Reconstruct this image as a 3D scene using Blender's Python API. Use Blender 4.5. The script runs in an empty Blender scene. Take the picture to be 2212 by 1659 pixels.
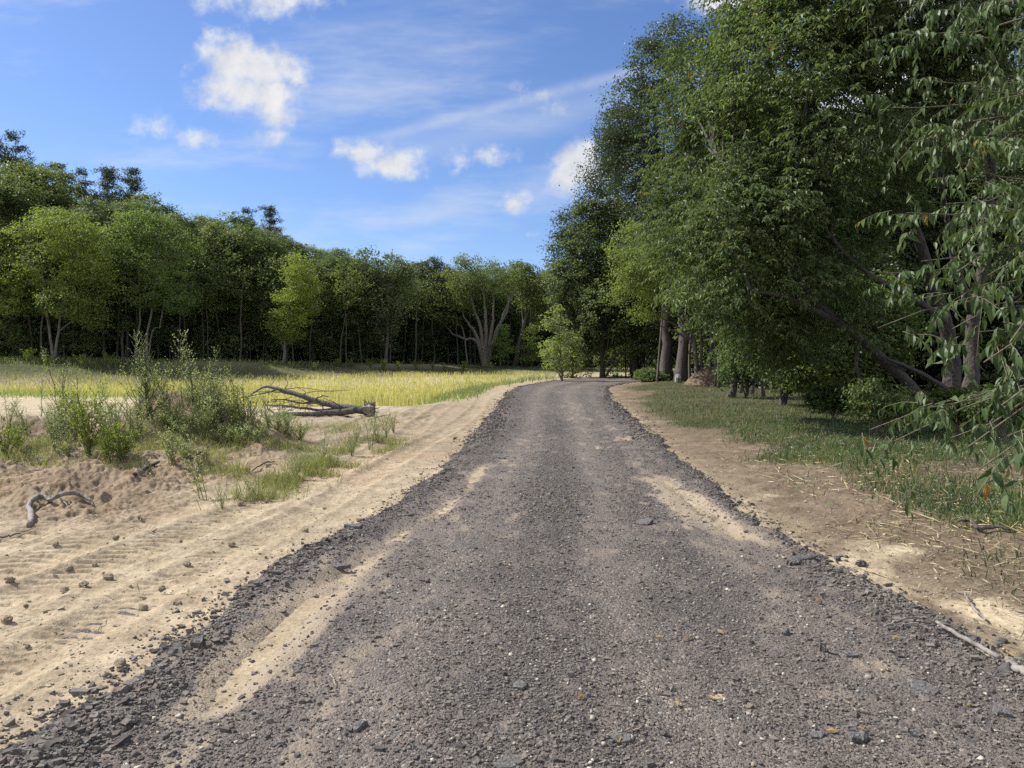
import bpy, math
import numpy as np
from mathutils import Vector

R = np.random.default_rng(7)
scene = bpy.context.scene
COL = scene.collection
F = 1597.0            # focal length in units of a 2212 px wide picture
CAM_Z = 1.6
PITCH = math.radians(2.04)

# ------------------------------------------------------------------ helpers
def at(u, v, Y):
    """world point seen at picture position (u, v) when it stands Y metres ahead"""
    dx = (u - 1106.0) / F; dz = -(v - 829.5) / F
    d = np.array([dx, math.cos(PITCH) + dz * math.sin(PITCH), -math.sin(PITCH) + dz * math.cos(PITCH)])
    return np.array([0, 0, CAM_Z]) + d * (Y / d[1])

def hash2(ix, iy, seed):
    n = (ix.astype(np.int64) * 374761393 + iy.astype(np.int64) * 668265263 + seed * 1442695041) & 0xFFFFFFFF
    n = ((n ^ (n >> 13)) * 1274126177) & 0xFFFFFFFF
    n = (n ^ (n >> 16)) & 0xFFFFFFFF
    return n / 4294967295.0

def vnoise(x, y, seed=0):
    x = np.asarray(x, float); y = np.asarray(y, float)
    ix = np.floor(x); iy = np.floor(y); fx = x - ix; fy = y - iy
    fx = fx * fx * (3 - 2 * fx); fy = fy * fy * (3 - 2 * fy)
    a = hash2(ix, iy, seed); b = hash2(ix + 1, iy, seed); c = hash2(ix, iy + 1, seed); d = hash2(ix + 1, iy + 1, seed)
    return (a * (1 - fx) + b * fx) * (1 - fy) + (c * (1 - fx) + d * fx) * fy - 0.5

def fbm(x, y, octaves=4, seed=0):
    s = 0; amp = 1.0
    for i in range(octaves):
        s = s + amp * vnoise(x * 2 ** i + 17.3 * i, y * 2 ** i - 9.1 * i, seed + i); amp *= 0.5
    return s

def sstep(a, b, x):
    t = np.clip((np.asarray(x, float) - a) / (b - a), 0, 1)
    return t * t * (3 - 2 * t)

def unit(a):
    return a / np.maximum(np.linalg.norm(a, axis=-1, keepdims=True), 1e-9)

def rand_dir(n):
    return unit(R.normal(size=(n, 3)))

def new_mesh(name, V, faces, mats, midx=None, smooth=False, attr=None):
    """V (n,3); faces: list of (m,k) int arrays; midx: material slot per face array"""
    V = np.ascontiguousarray(V, np.float32)
    me = bpy.data.meshes.new(name)
    me.vertices.add(len(V)); me.vertices.foreach_set('co', V.ravel())
    faces = [np.asarray(f, np.int32) for f in faces if len(f)]
    nl = sum(f.size for f in faces); nf = sum(len(f) for f in faces)
    me.loops.add(nl); me.polygons.add(nf)
    me.loops.foreach_set('vertex_index', np.concatenate([f.ravel() for f in faces]))
    sizes = np.concatenate([np.full(len(f), f.shape[1], np.int32) for f in faces])
    starts = np.concatenate([[0], np.cumsum(sizes)[:-1]]).astype(np.int32)
    me.polygons.foreach_set('loop_start', starts)
    if midx is not None:
        me.polygons.foreach_set('material_index', np.concatenate([np.full(len(f), i, np.int32) for f, i in zip(faces, midx)]))
    me.polygons.foreach_set('use_smooth', np.full(nf, bool(smooth)))
    for m in (mats if isinstance(mats, (list, tuple)) else [mats]): me.materials.append(m)
    if attr:
        for k, arr in attr.items():
            arr = np.asarray(arr, np.float32)
            if arr.ndim == 2:
                a = me.attributes.new(k, 'FLOAT_COLOR', 'POINT')
                a.data.foreach_set('color', np.concatenate([arr, np.ones((len(arr), 1), np.float32)], 1).ravel())
            else:
                a = me.attributes.new(k, 'FLOAT', 'POINT'); a.data.foreach_set('value', arr)
    me.update(calc_edges=True)
    return me

def link(name, me, parent=None, loc=None):
    o = bpy.data.objects.new(name, me); COL.objects.link(o)
    if parent: o.parent = parent
    if loc is not None: o.location = loc
    return o

def tag(o, label=None, cat=None, group=None, kind=None):
    if label: o['label'] = label
    if cat: o['category'] = cat
    if group: o['group'] = group
    if kind: o['kind'] = kind
    return o

def empty(name, loc, label, cat, group=None):
    o = bpy.data.objects.new(name, None); COL.objects.link(o); o.location = loc
    o.empty_display_size = 0.2
    return tag(o, label, cat, group)

def dup(root, loc, rz=0, s=1.0, label=None, group=None):
    r = root.copy(); COL.objects.link(r); r.location = loc; r.rotation_euler = (0, 0, rz)
    r.scale = s if isinstance(s, tuple) else (s, s, s)
    if label: r['label'] = label
    if group: r['group'] = group
    for ch in root.children:
        c = ch.copy(); COL.objects.link(c); c.parent = r
    return r

class Geo:
    """collects vertex and face arrays for one mesh"""
    def __init__(s): s.V = []; s.F = []; s.M = []; s.n = 0
    def add(s, V, faces, m=0):
        s.V.append(np.asarray(V, np.float32))
        for f in faces:
            if len(f): s.F.append(np.asarray(f, np.int64) + s.n); s.M.append(m)
        s.n += len(V)
    def mesh(s, name, mats, smooth=False):
        # faces grouped by size to keep the arrays few
        out = {}
        for f, m in zip(s.F, s.M): out.setdefault((f.shape[1], m), []).append(f)
        ks = list(out)
        return new_mesh(name, np.concatenate(s.V), [np.concatenate(out[k]) for k in ks], mats, [k[1] for k in ks], smooth)
    def tube(s, path, radii, sides=6, m=0, cap=True, rough=0.0):
        P = np.asarray(path, float); n = len(P)
        radii = np.broadcast_to(np.asarray(radii, float), (n,))
        T = np.gradient(P, axis=0); T = unit(T)
        ref = np.array([0.31, 0.17, 0.93]) if abs(T[0][2]) < 0.8 else np.array([0.95, 0.2, 0.1])
        A = unit(np.cross(T, ref)); B = np.cross(T, A)
        th = np.arange(sides) * 2 * math.pi / sides
        rr = radii[:, None] * (1 + (R.uniform(-rough, rough, (n, sides)) if rough else 0))
        V = P[:, None] + (A[:, None] * np.cos(th)[None, :, None] + B[:, None] * np.sin(th)[None, :, None]) * np.broadcast_to(rr, (n, sides))[..., None]
        V = V.reshape(-1, 3)
        i = np.arange(n - 1)[:, None] * sides; j = np.arange(sides)[None]; k = (j + 1) % sides
        f = np.stack([i + j, i + k, i + sides + k, i + sides + j], -1).reshape(-1, 4)
        fs = [f]
        if cap:
            V = np.concatenate([V, P[:1], P[-1:]]); c0 = n * sides
            jj = np.arange(sides); kk = (jj + 1) % sides
            fs.append(np.stack([kk, jj, np.full(sides, c0)], -1))
            fs.append(np.stack([jj + (n - 1) * sides, kk + (n - 1) * sides, np.full(sides, c0 + 1)], -1))
        s.add(V, fs, m)

def bez(p0, p1, p2, n=7):
    t = np.linspace(0, 1, n)[:, None]
    p0, p1, p2 = map(np.asarray, (p0, p1, p2))
    return (1 - t) ** 2 * p0 + 2 * t * (1 - t) * p1 + t * t * p2

def spline(pts, n=14):
    P = np.asarray(pts, float)
    if len(P) == 2: return P[0] + (P[1] - P[0]) * np.linspace(0, 1, n)[:, None]
    Q = np.concatenate([[2 * P[0] - P[1]], P, [2 * P[-1] - P[-2]]])
    out = []
    seg = len(P) - 1
    for t in np.linspace(0, seg - 1e-6, n):
        i = int(t); f = t - i; a, b, c, d = Q[i:i + 4]
        out.append(0.5 * ((2 * b) + (-a + c) * f + (2 * a - 5 * b + 4 * c - d) * f * f + (-a + 3 * b - 3 * c + d) * f ** 3))
    return np.array(out)

def wobble(path, amp):
    P = np.array(path, float)
    P[1:] += R.normal(size=(len(P) - 1, 3)) * amp
    return P

# leaf makers ------------------------------------------------------------
def leaves_diamond(g, P, D, N, L, W, m=0, fold=0.18):
    n = len(P); D = unit(D); S = unit(np.cross(D, N)); N = np.cross(S, D)
    L = np.broadcast_to(L, (n,))[:, None]; W = np.broadcast_to(W, (n,))[:, None]
    mid = P + D * L * 0.45 + N * W * fold
    V = np.stack([P, mid + S * W * .5, P + D * L, mid - S * W * .5], 1).reshape(-1, 3)
    g.add(V, [np.arange(n * 4).reshape(n, 4)], m)

def leaves_fold(g, P, D, N, L, W, m=0, fold=0.25, curl=0.25):
    """leaf folded on its midrib and bent over: 6 vertices, 2 quads"""
    n = len(P); D = unit(D); S = unit(np.cross(D, N)); N = np.cross(S, D)
    L = np.broadcast_to(L, (n,))[:, None]; W = np.broadcast_to(W, (n,))[:, None]
    c = P + D * L * 0.5 + N * L * curl * 0.25
    tip = P + D * L * 0.97 - N * L * curl * 0.25
    e = c + N * W * fold
    V = np.stack([P, c + (e - c) + S * W * .5, tip, e - S * W * .5, c - N * W * fold * .5], 1).reshape(-1, 3)
    b = np.arange(n)[:, None] * 5
    g.add(V, [np.concatenate([b + np.array([[0, 1, 4]]), b + np.array([[1, 2, 4]]), b + np.array([[0, 4, 3]]), b + np.array([[4, 2, 3]])])], m)

def leaves_fine(g, P, D, N, L, W, m=0, fold=0.26, curl=0.6):
    n = len(P); D = unit(D); S = unit(np.cross(D, N)); N = np.cross(S, D)
    L = np.broadcast_to(L, (n,))[:, None]; W = np.broadcast_to(W, (n,))[:, None]
    ts = [0.0, 0.12, 0.34, 0.58, 0.8, 1.0]; ws = [0, .5, 1.0, .92, .5, 0]
    rows = []
    for t, w in zip(ts, ws):
        c = P + D * L * t - N * L * curl * (t ** 2) * 0.8
        if w == 0: rows.append([c])
        else:
            e = N * W * fold * w
            rows.append([c + S * W * .5 * w + e, c, c - S * W * .5 * w + e])
    V = np.stack([x for r in rows for x in r], 1)      # 1+3*4+1 = 14
    k = V.shape[1]; V = V.reshape(-1, 3); b = np.arange(n)[:, None] * k
    tri = [[0, 1, 2], [0, 2, 3], [10, 13, 11], [11, 13, 12]]
    quad = []
    for r in range(3):
        a = 1 + 3 * r
        quad += [[a, a + 3, a + 4, a + 1], [a + 1, a + 4, a + 5, a + 2]]
    g.add(V, [np.concatenate([b + np.array([t]) for t in tri]), np.concatenate([b + np.array([q]) for q in quad])], m)

def blades(g, P, h, w, lean, m=0, bend=0.5):
    """grass blades: base pair, middle pair, tip"""
    n = len(P); a = R.uniform(0, 2 * math.pi, n); b = R.uniform(0, 2 * math.pi, n)
    S = np.stack([np.cos(a), np.sin(a), np.zeros(n)], 1); Ld = np.stack([np.cos(b), np.sin(b), np.zeros(n)], 1)
    h = np.broadcast_to(h, (n,))[:, None]; w = np.broadcast_to(w, (n,))[:, None]; lean = np.broadcast_to(lean, (n,))[:, None]
    Z = np.array([[0, 0, 1.0]])
    mid = P + Z * h * .55 + Ld * h * lean * .35
    tip = P + Z * h * (1 - lean * .35) + Ld * h * lean
    V = np.stack([P - S * w * .5, P + S * w * .5, mid + S * w * .4, mid - S * w * .4, tip], 1).reshape(-1, 3)
    k = np.arange(n)[:, None] * 5
    g.add(V, [k + np.array([[0, 1, 2, 3]]), k + np.array([[3, 2, 4]])], m)

# ------------------------------------------------------------------ materials
def mat(name):
    m = bpy.data.materials.new(name); m.use_nodes = True
    nt = m.node_tree; nt.nodes.clear()
    out = nt.nodes.new('ShaderNodeOutputMaterial')
    return m, nt, out

def N(nt, t, **kw):
    n = nt.nodes.new(t)
    for k, v in kw.items():
        if k in n.inputs: n.inputs[k].default_value = v
        else: setattr(n, k, v)
    return n

def ramp(nt, stops, fac):
    n = nt.nodes.new('ShaderNodeValToRGB')
    el = n.color_ramp.elements
    while len(el) < len(stops): el.new(0.5)
    for e, (p, c) in zip(el, stops):
        e.position = p; e.color = (*c, 1) if len(c) == 3 else c
    nt.links.new(fac, n.inputs[0]); return n.outputs[0]

def mixc(nt, fac, a, b, mode='MIX'):
    n = nt.nodes.new('ShaderNodeMix'); n.data_type = 'RGBA'; n.blend_type = mode
    for s, x in ((n.inputs[0], fac), (n.inputs[6], a), (n.inputs[7], b)):
        if isinstance(x, bpy.types.NodeSocket): nt.links.new(x, s)
        else: s.default_value = x if not isinstance(x, tuple) else ((*x, 1) if len(x) == 3 else x)
    return n.outputs[2]

def math_n(nt, op, a, b=None, c=None, clamp=False):
    n = nt.nodes.new('ShaderNodeMath'); n.operation = op; n.use_clamp = clamp
    for i, x in enumerate((a, b, c)):
        if x is None: continue
        if isinstance(x, bpy.types.NodeSocket): nt.links.new(x, n.inputs[i])
        else: n.inputs[i].default_value = x
    return n.outputs[0]

def leaf_mat(name, cols, trans=0.35, rough=0.5, odd=None, tint=(1.12, 1.15, 0.58), noise_scale=0.35, spec=0.3):
    m, nt, out = mat(name)
    g = N(nt, 'ShaderNodeNewGeometry')
    c = ramp(nt, [(i / (len(cols) - 1), k) for i, k in enumerate(cols)], g.outputs['Random Per Island'])
    if odd:
        w = N(nt, 'ShaderNodeTexWhiteNoise'); w.noise_dimensions = '1D'
        nt.links.new(g.outputs['Random Per Island'], w.inputs['W'])
        c = mixc(nt, math_n(nt, 'GREATER_THAN', w.outputs[0], 1 - odd[0]), c, odd[1])
    tc = N(nt, 'ShaderNodeTexCoord')
    no = N(nt, 'ShaderNodeTexNoise', Scale=noise_scale, Detail=2.0); nt.links.new(tc.outputs['Object'], no.inputs[0])
    k = ramp(nt, [(0.3, (0.72, 0.75, 0.78)), (0.7, (1.22, 1.2, 1.05))], no.outputs[0])
    c = mixc(nt, 1.0, c, k, 'MULTIPLY')
    oi = N(nt, 'ShaderNodeObjectInfo')
    c = mixc(nt, 1.0, c, ramp(nt, [(0, (0.85, 0.9, 0.95)), (1, (1.15, 1.1, 0.95))], oi.outputs['Random']), 'MULTIPLY')
    p = N(nt, 'ShaderNodeBsdfPrincipled', Roughness=rough); p.inputs['Specular IOR Level'].default_value = spec
    nt.links.new(c, p.inputs['Base Color'])
    t = N(nt, 'ShaderNodeBsdfTranslucent'); nt.links.new(mixc(nt, 1.0, c, tint, 'MULTIPLY'), t.inputs[0])
    mx = N(nt, 'ShaderNodeMixShader'); mx.inputs[0].default_value = trans
    nt.links.new(p.outputs[0], mx.inputs[1]); nt.links.new(t.outputs[0], mx.inputs[2])
    nt.links.new(mx.outputs[0], out.inputs[0])
    return m

def bark_mat(name, dark, light, scale=6.0, stretch=0.18, bump=0.6):
    m, nt, out = mat(name)
    tc = N(nt, 'ShaderNodeTexCoord'); mp = N(nt, 'ShaderNodeMapping'); mp.inputs['Scale'].default_value = (1, 1, stretch)
    nt.links.new(tc.outputs['Object'], mp.inputs[0])
    a = N(nt, 'ShaderNodeTexNoise', Scale=scale * 3, Detail=5.0); b = N(nt, 'ShaderNodeTexVoronoi', Scale=scale * 2.2)
    nt.links.new(mp.outputs[0], a.inputs[0]); nt.links.new(mp.outputs[0], b.inputs[0])
    f = math_n(nt, 'MULTIPLY', a.outputs[0], math_n(nt, 'ADD', b.outputs[0], 0.55))
    c = ramp(nt, [(0.2, dark), (0.62, light)], f)
    p = N(nt, 'ShaderNodeBsdfPrincipled', Roughness=0.9); nt.links.new(c, p.inputs[0])
    bm = N(nt, 'ShaderNodeBump', Strength=bump, Distance=0.02); nt.links.new(f, bm.inputs['Height']); nt.links.new(bm.outputs[0], p.inputs['Normal'])
    nt.links.new(p.outputs[0], out.inputs[0]); return m

def rough_mat(name, cols, scale=40, island=True, bump=0.3, rough=0.9, var=(0.75, 1.25)):
    m, nt, out = mat(name)
    g = N(nt, 'ShaderNodeNewGeometry'); tc = N(nt, 'ShaderNodeTexCoord')
    no = N(nt, 'ShaderNodeTexNoise', Scale=scale, Detail=4.0); nt.links.new(tc.outputs['Object'], no.inputs[0])
    c = ramp(nt, [(i / (len(cols) - 1), k) for i, k in enumerate(cols)], g.outputs['Random Per Island'] if island else no.outputs[0])
    k = ramp(nt, [(0.3, (var[0],) * 3), (0.7, (var[1],) * 3)], no.outputs[0])
    c = mixc(nt, 1.0, c, k, 'MULTIPLY')
    p = N(nt, 'ShaderNodeBsdfPrincipled', Roughness=rough); nt.links.new(c, p.inputs[0]); p.inputs['Specular IOR Level'].default_value = 0.25
    bm = N(nt, 'ShaderNodeBump', Strength=bump, Distance=0.01); nt.links.new(no.outputs[0], bm.inputs['Height']); nt.links.new(bm.outputs[0], p.inputs['Normal'])
    nt.links.new(p.outputs[0], out.inputs[0]); return m

M = {}
M['oak'] = leaf_mat('oak leaves', [(.092, .13, .048), (.142, .19, .075), (.2, .24, .118)], .44)
M['oak_pale'] = leaf_mat('pale leaves', [(.12, .155, .075), (.17, .21, .11), (.22, .26, .155)], .42)
M['locust'] = leaf_mat('locust leaves', [(.135, .195, .055), (.19, .255, .08), (.26, .31, .125)], .5)
M['yellow'] = leaf_mat('yellow green leaves', [(.19, .25, .055), (.25, .31, .08), (.31, .35, .13)], .55)
M['pine'] = leaf_mat('pine needles', [(.05, .08, .05), (.075, .11, .068), (.105, .14, .088)], .2)
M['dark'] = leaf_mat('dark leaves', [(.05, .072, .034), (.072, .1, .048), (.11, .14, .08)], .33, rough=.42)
M['cherry'] = leaf_mat('cherry leaves', [(.092, .136, .052), (.132, .185, .075), (.19, .24, .12)], .43, rough=.5, odd=(.0015, (.4, .16, .02)))
M['cherry_near'] = leaf_mat('large cherry leaves', [(.06, .095, .034), (.092, .138, .052), (.15, .195, .09)], .38, rough=.46, odd=(.005, (.42, .22, .05)), spec=.32)
M['maple'] = leaf_mat('maple leaves', [(.07, .108, .032), (.1, .145, .043), (.14, .185, .065)], .42)
M['weed'] = leaf_mat('weed leaves', [(.25, .3, .15), (.33, .38, .2), (.44, .46, .29)], .6, tint=(1.1, 1.1, .8), noise_scale=3)
M['weed_bright'] = leaf_mat('bright weed leaves', [(.14, .2, .05), (.2, .27, .07), (.34, .35, .11)], .5, noise_scale=3)
M['sapling'] = leaf_mat('sunlit sapling leaves', [(.26, .32, .1), (.33, .38, .13), (.4, .42, .19)], .58)  # sunlight on this sapling is put into its lighter leaf colours
M['crop'] = leaf_mat('yellow field grass', [(.36, .39, .15), (.47, .47, .21), (.6, .56, .34)], .4, tint=(1.1, 1.1, .7), noise_scale=.25)
M['field_green'] = leaf_mat('green field grass', [(.2, .27, .09), (.27, .33, .12), (.38, .4, .18)], .4, tint=(1.1, 1.1, .7), noise_scale=.25)
M['grass'] = leaf_mat('verge grass', [(.05, .09, .042), (.082, .132, .058), (.145, .185, .095)], .38, odd=(.1, (.3, .26, .16)), noise_scale=.7)
M['tuft'] = leaf_mat('tuft grass', [(.16, .19, .085), (.22, .245, .12), (.36, .34, .2)], .4, noise_scale=2)
M['straw'] = leaf_mat('dry straw', [(.22, .175, .11), (.36, .3, .2), (.52, .45, .32)], .1, tint=(1, 1, 1))
M['bark'] = bark_mat('grey bark', (.035, .03, .025), (.13, .112, .094))
M['bark_pale'] = bark_mat('pale bark', (.06, .052, .043), (.19, .168, .14))
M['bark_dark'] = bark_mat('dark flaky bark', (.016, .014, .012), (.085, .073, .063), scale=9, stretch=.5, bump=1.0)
M['bark_ridge'] = bark_mat('ridged bark', (.026, .022, .02), (.1, .088, .08), scale=7, stretch=.06, bump=1.0)
M['twig'] = bark_mat('twig bark', (.06, .05, .035), (.17, .145, .1), scale=12)
M['stem'] = leaf_mat('weed stems', [(.12, .15, .06), (.17, .18, .08)], .1)
M['deadwood'] = bark_mat('weathered dead wood', (.07, .06, .055), (.26, .235, .21), scale=8, stretch=.3)
M['fallen_bark'] = bark_mat('dark dead bark', (.026, .024, .023), (.12, .11, .103), scale=8, stretch=.3, bump=.9)
M['deadwood_pale'] = bark_mat('pale barkless wood', (.13, .11, .085), (.36, .31, .24), scale=8, stretch=.3, bump=.3)
M['stone'] = rough_mat('crushed asphalt grains', [(.062, .056, .052), (.118, .107, .096), (.182, .164, .146), (.15, .122, .1)], 120)
M['pebble'] = rough_mat('pale pebbles', [(.22, .2, .165), (.33, .3, .25), (.46, .43, .37), (.26, .21, .15)], 60)
M['slab'] = rough_mat('broken asphalt', [(.085, .082, .08), (.15, .143, .137)], 90, island=False, bump=.8, var=(.6, 1.5))
M['clod'] = rough_mat('sand clod', [(.3, .255, .18), (.38, .325, .235)], 50, island=False, bump=.8)
M['rock'] = rough_mat('pale rock', [(.15, .145, .135), (.26, .25, .23)], 12, island=False, bump=.8)

# ------------------------------------------------------------------ terrain
YL = np.array([-40, 2.9, 4.07, 5.46, 7.8, 11.2, 16.2, 23.7, 32.8, 40.6, 51, 59, 68, 80, 95])
XLv = np.array([-3.0, -2.0, -1.95, -1.76, -1.35, -1.02, -.67, -.46, -.25, .36, 2.7, 6.8, 13, 24, 40])
YRt = np.array([-40, 3.0, 3.77, 4.58, 6.26, 7.8, 11.2, 13.6, 15.2, 20, 29, 40, 48, 55.5, 62, 75])
XRv = np.array([3.4, 2.75, 2.62, 2.5, 2.48, 2.5, 2.6, 2.7, 2.9, 3.2, 3.9, 5.2, 8, 11.5, 18, 34])
def xl(y): return np.interp(y, YL, XLv)
def xr(y): return np.interp(y, YRt, XRv)
EX = np.array([-140, -60, -38, -20, -5, 10, 30, 60, 140]); EY = np.array([30, 46, 57, 67, 84, 92, 84, 70, 60])
HB = np.array([2, 1.8, 1.5, 1.25, .75, .38, .3, .3, .3])
def yedge(x): return np.interp(x, EX, EY)

MOUNDS = [(-8.3, 12.4, .6, 1.2, .9), (-6.3, 13.4, .95, .95, 1.0), (-5.0, 13.3, .6, .9, .9), (-10.8, 11.8, .62, 1.3, .8), (-6.6, 11.0, .25, 1.6, .8),
          (-5.0, 10.4, .2, 1.0, .6), (-7.6, 9.4, .28, 1.6, .7), (-5.2, 9.0, .22, .9, .6), (-9.6, 9.2, .3, 1.4, .8), (-3.6, 10.6, .14, .8, .5), (-12.6, 11.5, .4, 1.5, 1.2),
          (-6.6, 8.2, .14, 1.0, .5), (-3.2, 14.2, .12, 1.0, .8), (-4.0, 12.0, .16, .7, .5), (-5.3, 12.2, .22, .6, .5)]
def h_base(x, y):
    x = np.asarray(x, float); y = np.asarray(y, float)
    d = y - yedge(x)
    z = np.interp(x, EX, HB) * sstep(-17, -3, d)
    field = sstep(1.2, 4.2, xl(y) - x) * sstep(23, 31, y) * (1 - sstep(-18, -12, d))
    z = z - 0.42 * field * (1 - sstep(44, 56, y))
    for mx, my, h, rx, ry in MOUNDS:
        z = z + h * np.exp(-(((x - mx) / rx) ** 2 + ((y - my) / ry) ** 2) * 1.3)
    # right verge rises a little away from the road
    z = z + 0.12 * sstep(.3, 2.5, x - xr(y)) * sstep(-5, 3, y) * (1 - sstep(45, 60, y))
    z = z + 0.10 * fbm(x * .25, y * .25, 3, 5) * sstep(1.5, 5, np.maximum(xl(y) - x, x - xr(y)))
    return z

def lumps(x, y):
    """strength of the dug-over lumpy soil on the left"""
    return sstep(1.7, 3.0, xl(y) - x - .1 * (y - 8) + .6 * fbm(x * .7, y * .7, 2, 31)) * sstep(7.3, 8.8, y + .25 * x + 2.0 + .8 * fbm(x * .9, y * .9, 2, 33)) * (1 - sstep(15, 19, y))

def h_ground(x, y):
    z = h_base(x, y)
    near = 1 - sstep(18, 40, y)
    lu = lumps(x, y)
    inside = sstep(-.05, .2, np.minimum(x - xl(y), xr(y) - x))
    z = z + near * (1 - .75 * inside) * (.016 * fbm(x * 9, y * 9, 4, 3) + .012 * fbm(x * 2.2, y * 2.2, 2, 9))
    z = z + lu * (.11 * fbm(x * 1.9, y * 1.9, 3, 40) + .09 * np.maximum(0, fbm(x * 5, y * 5, 3, 41)) + .045 * fbm(x * 20, y * 20, 3, 43))
    # wheel tracks pressed into the sand left of the road
    off = xl(y) - x
    left = (off > 0) * near * (1 - lu)
    for c, w, per in ((1.25, .24, .13), (.72, .2, .1), (2.0, .26, .15), (2.75, .22, .13), (3.5, .28, .15)):
        c2 = c + .1 * np.sin(y * .35 + c * 5) + .02 * y * (c > 1)
        b = np.exp(-((off - c2) / w) ** 4)
        if c > .9 or True:
            lug = np.tanh(2.2 * np.sin(2 * math.pi * (y + .35 * np.abs(off - c2)) / per + 3 * vnoise(x * 1.3, y * 1.3, 51))) * sstep(-.4, -.1, fbm(x * .8, y * .8, 2, 55))
            z = z + left * b * (-.024 + .018 * lug * (0.35 if c == .72 else 1))
        e = np.exp(-((np.abs(off - c2) - w * 1.25) / .06) ** 2)
        z = z + left * e * .012
    z = z + left * .03 * np.maximum(0, vnoise(x * 5, y * 7, 61) - .22) * sstep(0, .3, off)
    # right: shallow lanes
    offr = x - xr(y); right = (offr > 0) * near
    z = z + right * (.02 * fbm(x * 4, y * 4, 3, 71) + .012 * fbm(x * 14, y * 14, 2, 72))
    return z

def gz(x, y):
    return float(h_ground(np.array([x]), np.array([y]))[0])

RAY_Y = np.concatenate([np.linspace(2.4, 20, 1500), np.linspace(20, 110, 1200)])
def march(u, v, zf):
    """first point along the sight line (u, v) that meets the height function zf"""
    p1 = at(u, v, 1.0); o = np.array([0, 0, CAM_Z]); P = o + (p1 - o) * RAY_Y[:, None]
    z = zf(P[:, 0], P[:, 1]); k = np.nonzero(P[:, 2] <= z)[0]
    if len(k): return np.array([P[k[0], 0], P[k[0], 1], z[k[0]]])
    p = at(u, v, 90); p[2] = gz(p[0], p[1]); return p
def hit(u, v):
    """ground point seen at picture position (u, v)"""
    return march(u, v, h_ground)

def ground_colour(x, y):
    n = len(x)
    sand = np.array([.365, .306, .214]); warm = np.array([.36, .265, .17]); tan = np.array([.3, .243, .17]); brown = np.array([.15, .117, .085])
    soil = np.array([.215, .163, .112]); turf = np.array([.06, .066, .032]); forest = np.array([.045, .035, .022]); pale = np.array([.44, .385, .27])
    c = np.tile(sand, (n, 1))
    def mixin(col, k):
        nonlocal c
        k = np.clip(k, 0, 1)[:, None]; c = c * (1 - k) + col * k
    n1 = fbm(x * .9, y * .9, 4, 80); n2 = fbm(x * .22, y * .22, 3, 84)
    mixin(tan, sstep(-.1, .5, n1) * .6)
    mixin(warm, sstep(.15, .5, fbm(x * .5 + 9, y * .5, 3, 88)) * .55 * (x < xl(y)))
    mixin(soil, lumps(x, y) * (.72 + .7 * n1))
    offl = xl(y) - x; offr = x - xr(y)
    # sandy verge in the middle distance
    mixin(tan * .85, sstep(9, 14, y) * (1 - sstep(22, 34, y)) * (offl > 0) * .6)
    # grassy soil among the weeds of the mound
    mixin(np.array([.22, .2, .1]), sstep(.1, .35, fbm(x * .8, y * .8, 3, 90)) * lumps(x, y) * sstep(9, 11, y) * .5)
    # field: pale sand with dry stalks, greener to the far side
    fld = sstep(17, 24, y) * sstep(2, 4, offl)
    mixin(pale, fld * (1 - sstep(-24, -12, y - yedge(x))) * .8)
    mixin(np.array([.3, .29, .14]), fld * sstep(-12, -7, x - .1 * y) * sstep(-.15, .35, n2 + .35 * sstep(28, 45, y)) * .75)
    d = y - yedge(x)
    mixin(turf * 1.25, sstep(-17, -10, d + 4 * n2) * (offl > -6) * .9)
    mixin(tan, sstep(-10, -4, d) * (1 - sstep(-3, 1, d)) * sstep(-.02, .25, fbm(x * .12, y * .12, 2, 97) + .32 * sstep(-25, -12, x)) * .9)
    # right verge: brown litter, then turf
    mixin(tan * .8, sstep(-.1, .2, offr) * (y < 70))
    mixin(brown, sstep(-.1, .7, offr + .9 * n1) * .92 * (y < 70))
    mixin(sand * 1.12, sstep(.1, .34, fbm(x * 1.3, y * 1.3, 4, 101) + .12 - .35 * offr) * (offr > 0) * (y < 40) * (.35 + .6 * (1 - sstep(6, 10, y))))
    tg = turf_mask(x, y)
    mixin(turf, tg * .8)
    mixin(np.array([.13, .1, .065]), sstep(7, 11, offr) * (1 - tg) * .8)
    mixin(turf * .8, sstep(-12, -8, d + 3 * n2) * (1 - sstep(-2, 1, d)) * (offl > -6) * sstep(.1, -.15, fbm(x * .12, y * .12, 2, 97)) * .8)  # shade along the wood's foot, painted as a strip of darker turf
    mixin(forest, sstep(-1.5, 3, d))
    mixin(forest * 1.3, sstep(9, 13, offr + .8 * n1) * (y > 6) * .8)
    return np.clip(c * (1 + .25 * n1[:, None]), .01, .8)

def turf_mask(x, y):
    offr = x - xr(y)
    n = fbm(x * .45, y * .45, 3, 110)
    edge = np.interp(y, [0, 5, 8, 10, 14, 20, 30, 45, 58], [2.6, 1.9, 1.9, 1.5, .8, .7, .7, 1.2, 2.5])
    m = sstep(0, .9, offr - edge + 1.5 * n) * sstep(2, 4, y) * (1 - sstep(56, 64, y)) * (.55 + .45 * sstep(7, 12, y))
    hole = np.exp(-(((x - 6.2) / 2.0) ** 2 + ((y - 9.6) / 1.3) ** 2))    # bare brown patch
    return np.clip(m - hole * .75, 0, 1)

def fan_grid(ts, ys, wmin=2.4):
    T, Yg = np.meshgrid(ts, ys)
    X = T * np.maximum(np.abs(Yg), wmin) * .74
    nr, nc = T.shape
    i = (np.arange(nr - 1)[:, None] * nc + np.arange(nc - 1)[None]).ravel()
    f = np.stack([i, i + 1, i + nc + 1, i + nc], 1)
    return X.ravel(), Yg.ravel(), f

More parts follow.
